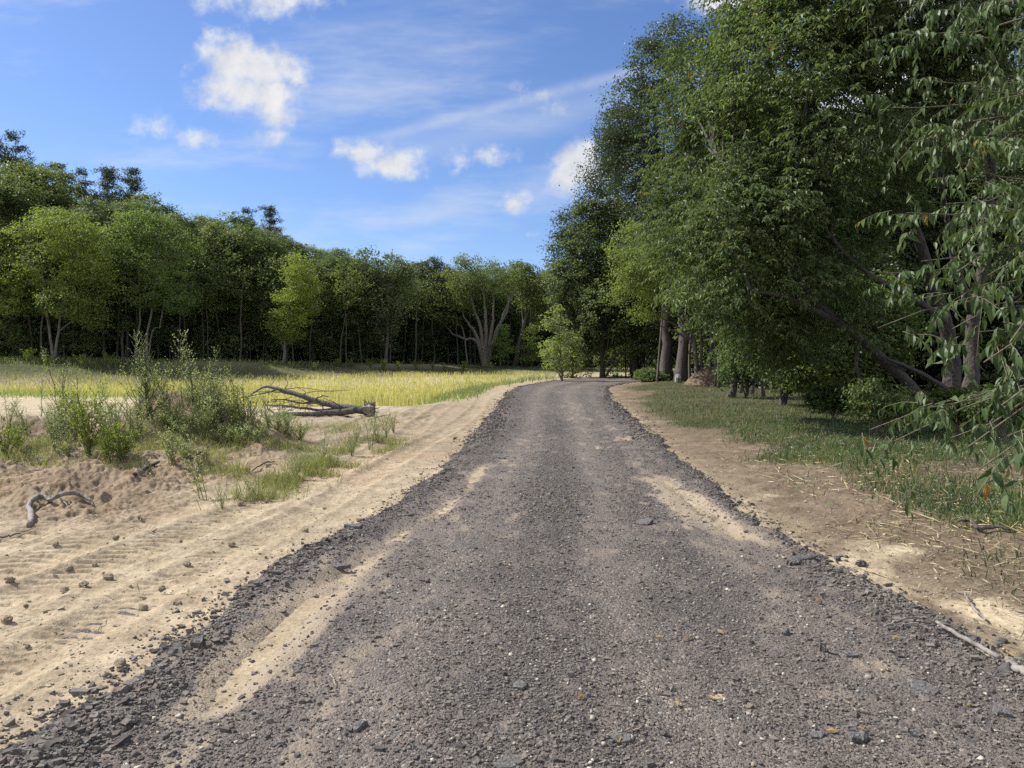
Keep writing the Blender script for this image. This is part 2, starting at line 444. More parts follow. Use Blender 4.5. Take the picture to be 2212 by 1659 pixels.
ts = np.concatenate([-np.geomspace(60, 1.12, 26)[:-1], np.linspace(-1.12, 1.12, 960), np.geomspace(1.12, 60, 26)[1:]])
iv = np.linspace(1 / 2.3, 1 / 100, 1250)
ys = np.concatenate([np.linspace(-60, 2.0, 40), 1 / iv, np.geomspace(102, 900, 30)])
gx, gy, gf = fan_grid(ts, ys)
gzv = h_ground(gx, gy)

def ground_mat():
    m, nt, out = mat('sandy ground')
    at_ = N(nt, 'ShaderNodeAttribute'); at_.attribute_name = 'soil'
    tc = N(nt, 'ShaderNodeTexCoord')
    a = N(nt, 'ShaderNodeTexNoise', Scale=28, Detail=6.0, Roughness=.65); b = N(nt, 'ShaderNodeTexNoise', Scale=3.2, Detail=5.0); c = N(nt, 'ShaderNodeTexVoronoi', Scale=55)
    for q in (a, b, c): nt.links.new(tc.outputs['Object'], q.inputs[0])
    k = ramp(nt, [(.25, (.6, .57, .54)), (.5, (1, 1, 1)), (.75, (1.25, 1.25, 1.25))], a.outputs[0])
    k2 = ramp(nt, [(.3, (.76, .73, .7)), (.7, (1.15, 1.15, 1.15))], b.outputs[0])
    col = mixc(nt, 1.0, mixc(nt, 1.0, at_.outputs[0], k, 'MULTIPLY'), k2, 'MULTIPLY')
    # sparse dark crumbs
    cr = math_n(nt, 'LESS_THAN', c.outputs[0], .16)
    w = N(nt, 'ShaderNodeTexNoise', Scale=6, Detail=3.0); nt.links.new(tc.outputs['Object'], w.inputs[0])
    col = mixc(nt, math_n(nt, 'MULTIPLY', cr, math_n(nt, 'GREATER_THAN', w.outputs[0], .58)), col, (.13, .1, .07))
    p = N(nt, 'ShaderNodeBsdfPrincipled', Roughness=.95); p.inputs['Specular IOR Level'].default_value = .1
    nt.links.new(col, p.inputs[0])
    bm = N(nt, 'ShaderNodeBump', Strength=.9, Distance=.014)
    nt.links.new(math_n(nt, 'ADD', a.outputs[0], math_n(nt, 'MULTIPLY', b.outputs[0], 2.0)), bm.inputs['Height']); nt.links.new(bm.outputs[0], p.inputs['Normal'])
    nt.links.new(p.outputs[0], out.inputs[0]); return m
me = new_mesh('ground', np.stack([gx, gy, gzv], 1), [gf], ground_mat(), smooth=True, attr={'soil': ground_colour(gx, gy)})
tag(link('ground', me), 'sandy ground with tyre tracks, field and wood floor', kind='structure')

# ------------------------------------------------------------------ road
def road_profile(x, y):
    """(height above the base terrain, dust amount); negative height = covered by sand"""
    a = x - xl(y); b = xr(y) - x
    ny = 1 / (1 + y * .03)
    n = .24 * fbm(x * 1.6, y * 1.1, 4, 200) + .14 * vnoise(x * 6, y * 5, 204)
    m = np.minimum(a, b) + n
    t = -.035 + .065 * sstep(-.12, .14, m)
    t += .035 * np.exp(-((m - .22) / .16) ** 2) * (1 - .5 * sstep(20, 40, y))
    # wheel lanes pressed down
    wd = np.maximum(b + a, .1); s = a / wd
    for c in (.3, .66): t -= .018 * np.exp(-((s - c) / .09) ** 2)
    t += .014 * fbm(x * 3, y * 1.2, 3, 210) + .01 * fbm(x * 14, y * 14, 2, 213)
    # sand strips dragged along inside both edges
    sl = np.exp(-((a - .62 - .05 * np.sin(y * .9)) / .105) ** 2) * sstep(2.9, 3.5, y) * (1 - sstep(9.5, 11.5, y))
    nl = fbm(x * 2.4, y * 1.0, 3, 220)
    sl = sl * sstep(-.5, .3, nl + .12 + .35 * fbm(x * 11, y * 9, 3, 226))
    sr = np.exp(-((b - .5 - .22 * sstep(9, 13, y)) / (.14 + .2 * sstep(9, 13, y))) ** 2) * sstep(5.2, 6.2, y) * (1 - sstep(15, 18, y))
    nr = fbm(x * 2.2, y * .9, 3, 224)
    sr = sr * sstep(-.05, .5, nr + .02 + .35 * fbm(x * 10, y * 7, 3, 228))
    t -= .042 * np.maximum(sl, sr)
    dust = np.clip(.75 * np.maximum(sl, sr) + .45 * np.exp(-((a - .75) / .4) ** 2) * sstep(-.2, .4, nl + .1) * (1 - sstep(9, 14, y)) + .4 * np.exp(-((b - .75) / .45) ** 2) * sstep(-.3, .3, nr) * (1 - sstep(14, 20, y)) + .32 * sstep(-.15, .5, fbm(x * 1.3, y * .3, 4, 230)), 0, 1)
    # dusty lanes further up the road
    dust = np.clip(dust + .08 * sstep(7, 13, y) * (np.exp(-((s - .3) / .07) ** 2) + np.exp(-((s - .62) / .06) ** 2)) * sstep(-.25, .3, fbm(x * 2, y * .4, 3, 234)), 0, 1)
    lanes = np.exp(-((s - .29) / .075) ** 2) + np.exp(-((s - .6) / .07) ** 2) + .6 * np.exp(-((s - .8) / .04) ** 2)
    dust = np.clip(np.minimum(dust, .5 + .6 * np.maximum(sl, sr)) * .85 + np.minimum(.16 * lanes * sstep(3, 7, y) * sstep(-.6, .3, fbm(x * 4, y * .07, 3, 236)), .4) + .16 * sstep(.02, .42, fbm(s * 13, y * .05, 3, 240)) * sstep(2, 5, y) + .5 * sstep(.02, .5, np.maximum(np.exp(-((a - .62) / .24) ** 2) * sstep(2.9, 3.6, y) * (1 - sstep(8, 11, y)), .8 * np.exp(-((b - .5) / .3) ** 2) * sstep(4.5, 6, y) * (1 - .6 * sstep(8, 11, y)) * (1 - sstep(14, 18, y))) + .85 * fbm(x * 7, y * 3.5, 4, 238)), 0, 1)
    return t, dust
def road_lanes(x, y):
    s = (x - xl(y)) / np.maximum(xr(y) - xl(y), .1)
    return np.clip(np.exp(-((s - .29) / .08) ** 2) + np.exp(-((s - .6) / .075) ** 2) + .5 * np.exp(-((s - .82) / .04) ** 2) + .35 * fbm(s * 9, y * .06, 3, 242), 0, 1)
def h_road(x, y):
    return h_base(x, y) + road_profile(x, y)[0]

ss = np.linspace(0, 1, 460)
yr = np.concatenate([np.linspace(-12, 2.2, 14), 1 / np.linspace(1 / 2.3, 1 / 78, 800)])
S_, Yr = np.meshgrid(ss, yr); Lx = xl(Yr) - .7; Rx = xr(Yr) + .7
rx = (Lx + (Rx - Lx) * S_).ravel(); ry = Yr.ravel()
tt, dust = road_profile(rx, ry)
nc = len(ss); i = (np.arange(len(yr) - 1)[:, None] * nc + np.arange(nc - 1)[None]).ravel()
rf = np.stack([i, i + 1, i + nc + 1, i + nc], 1)
hr = h_base(rx, ry)
def road_mat():
    m, nt, out = mat('crushed asphalt road')
    tc = N(nt, 'ShaderNodeTexCoord'); at_ = N(nt, 'ShaderNodeAttribute'); at_.attribute_name = 'dust'
    v1 = N(nt, 'ShaderNodeTexVoronoi', Scale=62); v2 = N(nt, 'ShaderNodeTexVoronoi', Scale=140); no = N(nt, 'ShaderNodeTexNoise', Scale=1.6, Detail=6.0); fi = N(nt, 'ShaderNodeTexNoise', Scale=90, Detail=4.0)
    for q in (v1, v2, no, fi): nt.links.new(tc.outputs['Object'], q.inputs[0])
    bw = N(nt, 'ShaderNodeSeparateColor'); nt.links.new(v1.outputs['Color'], bw.inputs[0])
    bw2 = N(nt, 'ShaderNodeSeparateColor'); nt.links.new(v2.outputs['Color'], bw2.inputs[0])
    c1 = ramp(nt, [(0, (.06, .055, .051)), (.5, (.114, .103, .094)), (.9, (.168, .152, .136)), (.955, (.17, .158, .145)), (.965, (.4, .36, .3))], bw.outputs[0])
    c2 = ramp(nt, [(0, (.058, .053, .05)), (.6, (.114, .104, .095)), (.93, (.16, .146, .131)), (.95, (.42, .39, .34))], bw2.outputs[1])
    c = mixc(nt, .45, c1, c2)
    c = mixc(nt, 1.0, c, ramp(nt, [(.3, (.8, .79, .8)), (.7, (1.2, 1.14, 1.08))], no.outputs[0]), 'MULTIPLY')
    wn = N(nt, 'ShaderNodeAttribute'); wn.attribute_name = 'worn'
    c = mixc(nt, 1.0, c, ramp(nt, [(0, (.82, .82, .84)), (1, (1.28, 1.25, 1.21))], wn.outputs['Fac']), 'MULTIPLY')
    dm = math_n(nt, 'MULTIPLY', at_.outputs['Fac'], math_n(nt, 'ADD', fi.outputs[0], .4), clamp=True)
    c = mixc(nt, dm, c, ramp(nt, [(0, (.15, .128, .118)), (.55, (.19, .156, .13)), (1, (.31, .252, .178))], at_.outputs['Fac']))
    p = N(nt, 'ShaderNodeBsdfPrincipled', Roughness=.85); p.inputs['Specular IOR Level'].default_value = .3
    nt.links.new(c, p.inputs[0])
    bm = N(nt, 'ShaderNodeBump', Strength=1.0, Distance=.012); bm.invert = True
    nt.links.new(math_n(nt, 'MULTIPLY', math_n(nt, 'ADD', v1.outputs[0], math_n(nt, 'MULTIPLY', v2.outputs[0], .6)), math_n(nt, 'SUBTRACT', 1.0, math_n(nt, 'MULTIPLY', dm, .75))), bm.inputs['Height']); nt.links.new(bm.outputs[0], p.inputs['Normal'])
    nt.links.new(p.outputs[0], out.inputs[0]); return m
me = new_mesh('road', np.stack([rx, ry, hr + tt], 1), [rf], road_mat(), smooth=True, attr={'dust': dust, 'worn': road_lanes(rx, ry)})
tag(link('road', me), 'road of dark crushed asphalt curving off to the right', kind='structure')

# loose stones --------------------------------------------------------------
CUBE = np.array([[x, y, z] for x in (-1, 1) for y in (-1, 1) for z in (-1, 1)], float)
CQ = np.array([[0, 1, 3, 2], [4, 6, 7, 5], [0, 4, 5, 1], [2, 3, 7, 6], [0, 2, 6, 4], [1, 5, 7, 3]])
def stones(g, P, size, flat=(.45, .9), shapes=24):
    n = len(P)
    base = CUBE[None] * R.uniform(.35, 1.0, (shapes, 8, 3))
    idx = R.integers(0, shapes, n); V = base[idx].copy()
    sc = np.stack([R.uniform(.6, 1.25, n), R.uniform(.6, 1.1, n), R.uniform(*flat, n)], 1) * np.broadcast_to(size, (n,))[:, None] * .5
    V *= sc[:, None]
    a = R.uniform(0, 6.283, n); t = R.normal(0, .35, n)
    ca, sa, ct, st = np.cos(a), np.sin(a), np.cos(t), np.sin(t)
    y2 = V[..., 1] * ct[:, None] - V[..., 2] * st[:, None]; z2 = V[..., 1] * st[:, None] + V[..., 2] * ct[:, None]
    x3 = V[..., 0] * ca[:, None] - y2 * sa[:, None]; y3 = V[..., 0] * sa[:, None] + y2 * ca[:, None]
    V = np.stack([x3, y3, z2], -1) + P[:, None]
    g.add(V.reshape(-1, 3), [(np.arange(n)[:, None, None] * 8 + CQ[None]).reshape(-1, 4)])

def road_pts(n, y0, y1, edge=False, keep=None):
    q = R.uniform(1 / y1, 1 / y0, n); y = 1 / q
    if edge:
        o = np.abs(R.normal(.12, .22, n)) - .3 * (R.random(n) < .35) * R.random(n); x = np.where(R.random(n) < .5, xl(y) + o - .12, xr(y) - o + .12)
    else:
        x = xl(y) - .05 + (xr(y) - xl(y) + .1) * R.random(n)
    t, d = road_profile(x, y)
    ok = ((t > -.005) | ((R.random(n) < .3) & (t > -.07) & (np.minimum(x - xl(y), xr(y) - x) > .2)) | ((R.random(n) < .16) & (t <= -.005))) & (R.random(n) > d * .85) & (np.abs(x) < y * .75 + .2)
    ok &= R.random(n) > .75 * road_lanes(x, y)
    x, y = x[ok], y[ok]
    return np.stack([x, y, np.where(road_profile(x, y)[0] > -.005, h_road(x, y), np.maximum(h_road(x, y), h_ground(x, y)))], 1)
g = Geo()
P = road_pts(70000, 2.5, 9); stones(g, P + [0, 0, .001], np.clip(R.lognormal(-4.5, .5, len(P)), .004, .04))
P = road_pts(36000, 7, 32); stones(g, P, np.clip(R.lognormal(-4.1, .4, len(P)), .01, .05))
P = road_pts(24000, 2.5, 24, edge=True); stones(g, P + [0, 0, .003], np.clip(R.lognormal(-4.0, .5, len(P)), .008, .07))
P = road_pts(9000, 14, 55, edge=True); stones(g, P + [0, 0, .005], np.clip(R.lognormal(-3.2, .4, len(P)), .02, .1))
o = link('gravel', g.mesh('gravel', M['stone'])); tag(o, 'loose crushed asphalt grains over the road', kind='stuff')
g = Geo()
P = road_pts(3000, 2.5, 14); stones(g, P + [0, 0, .004], np.clip(R.lognormal(-4.5, .5, len(P)), .005, .032), flat=(.5, .8))
o = link('pebbles', g.mesh('pebbles', M['pebble'], smooth=True)); tag(o, 'pale pebbles scattered among the dark road grains', kind='stuff')
g = Geo()
n = 5200; y = 1 / R.uniform(1 / 16, 1 / 2.6, n); x = xl(y) - np.abs(R.normal(0, 2.2, n)) - .02; ok = np.abs(x) < y * .75
P = np.stack([x, y, h_ground(x, y)], 1)[ok]; stones(g, P, np.clip(R.lognormal(-4.6, .55, len(P)), .004, .05))
n = 4200; y = 1 / R.uniform(1 / 16, 1 / 3.2, n); x = xr(y) + np.abs(R.normal(0, 1.3, n)) + .02; ok = np.abs(x) < y * .75
P = np.stack([x, y, h_ground(x, y)], 1)[ok]; stones(g, P, np.clip(R.lognormal(-4.5, .55, len(P)), .004, .05))
o = link('sand_crumbs', g.mesh('sand_crumbs', M['clod'])); tag(o, 'small crumbs of sand over the bare verges', kind='stuff')

# broken slabs, chunks and clods: individual things -------------------------
def rock_mesh(name, size, m, jag=.3, sub=3, seed=0):
    g = Geo(); nu, nv = 10, 6
    th = np.linspace(0, 2 * math.pi, nu, endpoint=False)
    V = []; 
    for k in range(nv):
        ph = math.pi * (k + .5) / nv
        for t in th:
            V.append([math.sin(ph) * math.cos(t), math.sin(ph) * math.sin(t), math.cos(ph)])
    V = np.array(V)
    V = np.sign(V) * np.abs(V) ** .75
    nz = fbm(V[:, 0] * 1.7 + seed, V[:, 1] * 1.7 + V[:, 2] * 2.3, 3, 300 + seed)
    V = V * (1 + jag * nz * 2)[:, None] * np.array(size) * .5
    top = V[:nu].mean(0); bot = V[-nu:].mean(0)
    V = np.concatenate([V, [top, bot]])
    i = np.arange(nv - 1)[:, None] * nu; j = np.arange(nu)[None]; k = (j + 1) % nu
    q = np.stack([i + j, i + nu + j, i + nu + k, i + k], -1).reshape(-1, 4)
    jj = np.arange(nu); kk = (jj + 1) % nu
    g.add(V, [q, np.stack([jj, kk, np.full(nu, nu * nv)], -1), np.stack([kk + nu * (nv - 1), jj + nu * (nv - 1), np.full(nu, nu * nv + 1)], -1)])
    return g.mesh(name, m)

def slab_mesh(name, w, d, t, seed):
    """flat broken asphalt plate with an irregular outline, bevelled rim"""
    rs = np.random.default_rng(seed); n = 11
    a = np.sort(rs.uniform(0, 2 * math.pi, n) * .35 + np.linspace(0, 2 * math.pi, n, endpoint=False) * .65 + .2)
    r = rs.uniform(.72, 1.08, n)
    ring = np.stack([np.cos(a) * w * .5 * r, np.sin(a) * d * .5 * r], 1)
    rows = [np.c_[ring * .94, np.full(n, -t / 2)], np.c_[ring * (1 + rs.uniform(-.05, .05, (n, 1))), rs.uniform(-.2, .2, n) * t], np.c_[ring * .93, t / 2 + rs.uniform(-.12, .12, n) * t], np.c_[ring * .5, t / 2 + rs.uniform(-.1, .1, n) * t]]
    V = np.concatenate(rows + [np.array([[0, 0, -t / 2], [0, 0, t / 2]])])
    i = np.arange(3)[:, None] * n; j = np.arange(n)[None]; k = (j + 1) % n
    q = np.stack([i + j, i + k, i + n + k, i + n + j], -1).reshape(-1, 4)
    jj = np.arange(n); kk = (jj + 1) % n
    g = Geo(); g.add(V, [q, np.stack([kk, jj, np.full(n, 4 * n)], -1), np.stack([jj + 3 * n, kk + 3 * n, np.full(n, 4 * n + 1)], -1)])
    return g.mesh(name, M['slab'])

def surf(u, v):
    """point on the road or ground seen at (u, v)"""
    return march(u, v, lambda x, y: np.where((x > xl(y) - .2) & (x < xr(y) + .2), np.maximum(h_ground(x, y), h_road(x, y)), h_ground(x, y)))

SLABS = [  # u, v, width, depth, thickness, tilt, label
    (390, 1412, .2, .17, .03, .5, 'square grey asphalt plate lying tilted by the left sand strip'),
    (608, 1240, .2, .07, .06, .2, 'dark asphalt lump on the left road edge beside the sand'),
    (560, 1262, .22, .12, .045, -.1, 'long dark asphalt plate just below the lump on the left edge'),
    (430, 1395, .13, .1, .07, .1, 'rounded brown asphalt lump above the square grey plate'),
    (730, 1225, .3, .1, .035, .05, 'thin flat asphalt piece on the left edge near the sand strip'),
    (765, 1140, .32, .1, .05, .1, 'black asphalt plate on the left road edge, farthest of the near ones'),
    (1395, 1133, .3, .16, .06, .25, 'pair-topped asphalt plate lying in the middle right of the road'),
    (1735, 1208, .38, .1, .06, .3, 'long black asphalt bar on the right road edge by pale sand'),
    (1718, 1218, .2, .12, .08, .35, 'blocky dark asphalt lump just below the long black bar'),
    (1778, 1407, .06, .05, .12, 0, 'small black asphalt block standing upright on the right wheel lane'),
    (1700, 1372, .12, .08, .05, .2, 'small black asphalt chunk left of the upright block'),
    (1840, 1418, .13, .08, .035, .1, 'pale topped flat chip right of the upright block'),
    (1998, 1492, .17, .15, .035, .2, 'large pale grey asphalt plate at the lower right of the road'),
    (2165, 1543, .13, .12, .05, .1, 'brownish grey asphalt plate near the lower right corner'),
    (1855, 1600, .16, .1, .07, .2, 'rough dark asphalt lump near the bottom right edge of the picture'),
    (1770, 1592, .12, .08, .03, .1, 'dark flat chip left of the rough bottom right lump'),
    (1980, 1590, .08, .06, .04, .3, 'small black chip between the two plates at lower right'),
    (780, 1577, .14, .1, .04, .15, 'broad grey asphalt piece near the bottom left of the road'),
    (1100, 1650, .18, .1, .03, .1, 'grey asphalt plate cut by the bottom edge of the picture'),
    (1125, 1488, .13, .09, .04, .1, 'flat grey plate in the road middle near the bottom'),
    (1170, 976, .5, .2, .05, .1, 'widest dark plate lying on the road in the middle distance'),
    (1085, 990, .3, .14, .04, .1, 'dark plate left of the widest plate in the middle distance'),
    (1340, 1600, .13, .1, .03, .1, 'pale brown asphalt plate at the bottom right of centre'),
]
for k, (u, v, w, d, t, tl, lab) in enumerate(SLABS):
    p = surf(u, v); o = link('asphalt_slab', slab_mesh('asphalt_slab', w * .72, d * .8, t * .75, 500 + k), None, (p[0], p[1], p[2] + t * .1))
    o.rotation_euler = (tl * .8 + .1, -tl * .4, R.uniform(-.6, .6)); tag(o, lab, 'asphalt slab')
protos = [link('asphalt_chunk', rock_mesh('asphalt_chunk', (1, .8, .5), M['slab'], .45, seed=s)) for s in (1, 2, 3)]
GA = 'dark asphalt chunks along the road edges'
for k in range(90):
    y = 1 / R.uniform(1 / 22, 1 / 2.8); left = R.random() < .6
    x = xl(y) + R.normal(.06, .1) if left else xr(y) + R.normal(.0, .15)
    o = protos[k] if k < 3 else protos[k % 3].copy()
    if k >= 3: COL.objects.link(o)
    s = float(np.clip(R.lognormal(-3.15, .35), .025, .09)) * (1 + y * .025)
    z = max(float(h_road(np.array([x]), np.array([y]))[0]), gz(x, y))
    o.location = (x, y, z + s * .05); o.scale = (s, s, s); o.rotation_euler = (R.normal(0, .25), R.normal(0, .25), R.uniform(0, 6.28))
    tag(o, 'fist sized dark asphalt chunk on the ' + ('left road edge by the sand' if left else 'right road edge'), 'asphalt chunk', GA + (' left' if left else ' right'))
CL = [(98, 1325), (310, 1320), (262, 1440), (140, 1280), (180, 1268), (235, 1252), (205, 1225), (20, 1258), (55, 1312), (405, 1222), (15, 1345),
      (150, 1232), (390, 1170), (500, 1180), (250, 1165), (350, 1275), (120, 1180), (520, 1090), (660, 1150), (575, 1085), (700, 1100), (60, 1400), (300, 1120)]
protos = [link('sand_clod', rock_mesh('sand_clod', (1, .9, .8), M['clod'], .35, seed=s)) for s in (5, 6, 7)]
for k, (u, v) in enumerate(CL):
    o = protos[k] if k < 3 else protos[k % 3].copy()
    if k >= 3: COL.objects.link(o)
    p = surf(u, v); s = R.uniform(.025, .065)
    o.location = (p[0], p[1], p[2] + s * .22); o.scale = (s, s, s * .9); o.rotation_euler = (R.normal(0, .2), R.normal(0, .2), R.uniform(0, 6.28))
    tag(o, 'small dry clod lying loose on the tyre marked sand left of the road', 'clod', 'loose clods on the left sand')
# ------------------------------------------------------------------ trees
def crown_centres(lobes, n, shell=.65):
    """points spread through a set of ellipsoids (cx, cy, cz, rx, ry, rz), denser near their skins; also outward directions"""
    L = np.asarray(lobes, float)
    w = (L[:, 3] * L[:, 5] + L[:, 3] * L[:, 4]); w = w / w.sum()
    k = R.choice(len(L), n, p=w); d = rand_dir(n)
    r = np.where(R.random(n) < shell, R.uniform(.72, 1.06, n), R.random(n) ** .45)
    return L[k, :3] + d * r[:, None] * L[k, 3:6], d

def leaf_cloud(g, C, out, per, cr, L, W, m=0, up=.7, ow=.5, rnd=.65, droop=.25, flat=.6, fine=False):
    n = len(C) * per
    c = np.repeat(C, per, 0); o = np.repeat(out, per, 0)
    crs = np.repeat(cr * R.uniform(.6, 1.35, len(C)), per)[:, None]
    off = R.normal(size=(n, 3)) * .5; off[:, 2] *= flat
    P = c + off * crs
    Nn = unit(np.array([[0, 0, up]]) + o * ow + R.normal(size=(n, 3)) * rnd)
    D = np.cross(Nn, rand_dir(n)); D = unit(D); D[:, 2] -= droop
    s = R.uniform(.7, 1.25, n)
    (leaves_fold if fine else leaves_diamond)(g, P, D, Nn, L * s, W * s, m)

def limbs(g, trunk_pts, targets, r0, r1=.015, sides=5, bow=.15, m=0):
    T = np.asarray(trunk_pts)
    for t in targets:
        i = np.argmin(np.linalg.norm((T - t) * np.array([1, 1, .7]) + np.array([0, 0, .0]), axis=1) + np.where(T[:, 2] > t[2] - .3, 5, 0) + R.uniform(0, 2.2, len(T)))
        s = T[i]; d = np.linalg.norm(t - s)
        mid = (s + t) / 2 + np.array([0, 0, bow * d]) + R.normal(size=3) * d * .06
        p = wobble(bez(s, mid, t, 6), d * .012)
        g.tube(p, np.linspace(min(r0, .02 + d * .018), r1, len(p)), sides, m, cap=False)

def tree_parts(lobes, trunks, leafmat, barkmat, nclump, per, cr, L, W, nlimb=14, fine=False, twiggy=0, base=(0, 0, 0), **kw):
    """returns (trunk mesh, crown mesh), both relative to base"""
    b = np.asarray(base, float)
    g = Geo(); allp = []
    for path, r0, r1 in trunks:
        P = spline(path, 16); P = wobble(P, r0 * .12)
        rad = np.linspace(r0, r1, len(P)); rad[0] *= 1.45; rad[1] *= 1.12
        g.tube(P - b, rad, 10, rough=.08); allp.append(P)
    A = np.concatenate(allp)
    C, out = crown_centres(lobes, nclump, kw.pop('shell', .65))
    if nlimb:
        tg = C[R.choice(len(C), min(nlimb, len(C)), replace=False)]
        limbs(g, A - b, tg - b, trunks[0][1] * .5)
    tm = g.mesh('trunk', barkmat, smooth=True)
    g = Geo(); leaf_cloud(g, C - b, out, per, cr, L, W, fine=fine, **kw)
    return tm, g.mesh('crown', leafmat)

def make_tree(name, label, cat, base, tm, cm, group=None):
    e = empty(name, base, label, cat, group)
    link('trunk', tm, e); link('crown', cm, e)
    return e

# prototypes in the wood ----------------------------------------------------
def proto_oak(H, seed, leafmat, barkmat, spread=1.0, bare=.28, L=.2):
    lob = []
    nl = 11
    for k in range(nl):
        f = k / (nl - 1); z = H * (bare + (0.86 - bare) * f)
        rad = spread * H * .17 * (math.sin(math.pi * min(1, .25 + .75 * f)) ** .6) if f < .95 else .4
        a = k * 2.4 + R.uniform(-.5, .5); r = H * R.uniform(.10, .15) * spread
        lob.append((math.cos(a) * rad, math.sin(a) * rad, z, r, r, r * R.uniform(.75, 1.0)))
    lob.append((0, 0, H * .87, H * .11, H * .11, H * .1))
    tr = [([(0, 0, -.3), (R.normal(0, .15), R.normal(0, .15), H * .3), (R.normal(0, .3), R.normal(0, .3), H * .6), (0, 0, H * .88)], H * .014, .04)]
    return tree_parts(lob, tr, leafmat, barkmat, 760, 38, H * .034, L, L * .62, nlimb=16, shell=.85, up=1.0, rnd=.55, flat=.55)

def proto_pine(H, seed, leafmat):
    g = Geo(); top = H; P = spline([(0, 0, -.3), (R.normal(0, .2), R.normal(0, .2), H * .5), (0, 0, H)], 16)
    g.tube(P, np.linspace(H * .013, .02, 16), 8)
    gl = Geo(); C = []
    z = H * .38
    while z < H * .985:
        f = (z - H * .38) / (H * .62); rr = H * .24 * (1 - f) ** .7 * R.uniform(.65, 1.15) + .3
        for k in range(R.integers(5, 9)):
            a = R.uniform(0, 6.283); l = rr * R.uniform(.55, 1.15)
            e = np.array([math.cos(a) * l, math.sin(a) * l, z + l * R.uniform(.05, .4)])
            p = bez((0, 0, z), (e[0] * .5, e[1] * .5, z - l * .02), e, 5); g.tube(p, np.linspace(.05, .012, 5), 4, cap=False)
            for t in np.linspace(.4, 1.0, max(2, int(l * 3.2))):
                q = p[min(4, int(t * 4))] * 1.0; C.append(q + R.normal(size=3) * np.array([.22, .22, .12]))
        z += H * R.uniform(.028, .05)
    C = np.array(C); n = len(C) * 34; c = np.repeat(C, 34, 0)
    D = rand_dir(n); D[:, 2] = np.abs(D[:, 2]) * .8 + .1
    Pn = c + rand_dir(n) * (R.random((n, 1)) ** .5) * np.array([.5, .5, .36])
    leaves_diamond(gl, Pn, D, rand_dir(n), R.uniform(.2, .36, n), R.uniform(.05, .09, n))
    return g.mesh('trunk', M['bark'], smooth=True), gl.mesh('crown', leafmat)

OAKS = [proto_oak(14, k, M['oak'] if k % 3 else M['oak_pale'], M['bark'], R.uniform(.95, 1.2), R.uniform(.07, .17)) for k in range(6)]
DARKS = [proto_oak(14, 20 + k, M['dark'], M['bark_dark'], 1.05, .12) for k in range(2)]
PINES = [proto_pine(19, k, M['pine']) for k in range(3)]

def px_tree(name, label, cat, uvb, Y, lobes, trunks, leafmat, barkmat, nclump, per, cr, L, W=None, nlimb=14, group=None, depth=1.0, sink=True, **kw):
    """a tree of its own: lobes (u, v, ru, rv[, dY]) and trunk lines (u, v[, dY]) as seen from the camera, Y metres off"""
    b = at(uvb[0], uvb[1], Y); b[2] = gz(b[0], b[1])
    off = b[2] - at(uvb[0], uvb[1], Y)[2]
    s = Y / F
    Lb = []
    for l in lobes:
        dy = l[4] if len(l) > 4 else R.uniform(-.5, .5) * l[2] * s * depth
        c = at(l[0], l[1], Y + dy); Lb.append((c[0], c[1], c[2], l[2] * s, l[2] * s * depth, l[3] * s))
    tr = []
    for path, r0, r1 in trunks:
        P = []
        for k, q in enumerate(path):
            c = at(q[0], q[1], Y + (q[2] if len(q) > 2 else 0))
            if k == 0 and len(path) > 1: c[2] = gz(c[0], c[1]) - .15
            P.append(c)
        tr.append((P, r0, r1))
    tm, cm = tree_parts(Lb, tr, leafmat, barkmat, nclump, per, cr, L, W or L * .6, nlimb=nlimb, base=b, **kw)
    return make_tree(name, label, cat, b, tm, cm, group)

# named trees of the left wood's edge
px_tree('locust_tree', 'broad light green locust with two pale trunks forking at the grass, far left', 'tree', (112, 778), 56,
    [(70, 520, 60, 45), (150, 500, 60, 42), (40, 590, 48, 45), (120, 580, 75, 55), (190, 560, 48, 50), (210, 620, 35, 40), (60, 650, 50, 28), (150, 650, 60, 34), (200, 680, 32, 30), (110, 475, 40, 25), (20, 660, 30, 22)],
    [([(116, 775), (108, 720), (101, 670), (90, 590), (60, 520)], .115, .03), ([(116, 775), (126, 720), (135, 665), (150, 600), (165, 510)], .11, .03)], M['locust'], M['bark_pale'], 760, 34, .6, .2, .095, 22, droop=.5, flat=.45)
px_tree('locust_tree', 'light green locust with a crooked pale trunk and bare low branches', 'tree', (300, 780), 59,
    [(260, 520, 50, 40), (330, 500, 55, 40), (390, 540, 40, 40), (300, 560, 60, 45), (360, 600, 50, 40), (250, 600, 45, 40), (320, 640, 45, 30), (390, 650, 40, 30), (300, 480, 40, 28)],
    [([(318, 782), (318, 720), (330, 660), (335, 590), (345, 500)], .12, .03), ([(293, 778), (296, 730), (302, 690), (300, 600), (290, 520)], .11, .03), ([(318, 735), (330, 715), (348, 708)], .07, .02)], M['locust'], M['bark_pale'], 640, 34, .6, .2, .095, 24, droop=.5, flat=.45)
px_tree('aspen_tree', 'narrow yellow green tree on one straight thin trunk before the dark wood', 'tree', (614, 785), 64,
    [(640, 580, 30, 30), (655, 625, 32, 35), (625, 650, 36, 30), (650, 680, 34, 26), (610, 700, 30, 26), (645, 600, 24, 40), (630, 725, 28, 16), (590, 680, 18, 16), (680, 650, 16, 28)],
    [([(614, 783), (616, 730), (622, 680), (636, 600), (642, 560)], .14, .03)], M['yellow'], M['bark_pale'], 300, 30, .55, .19, .1, 12, droop=.4, flat=.5)
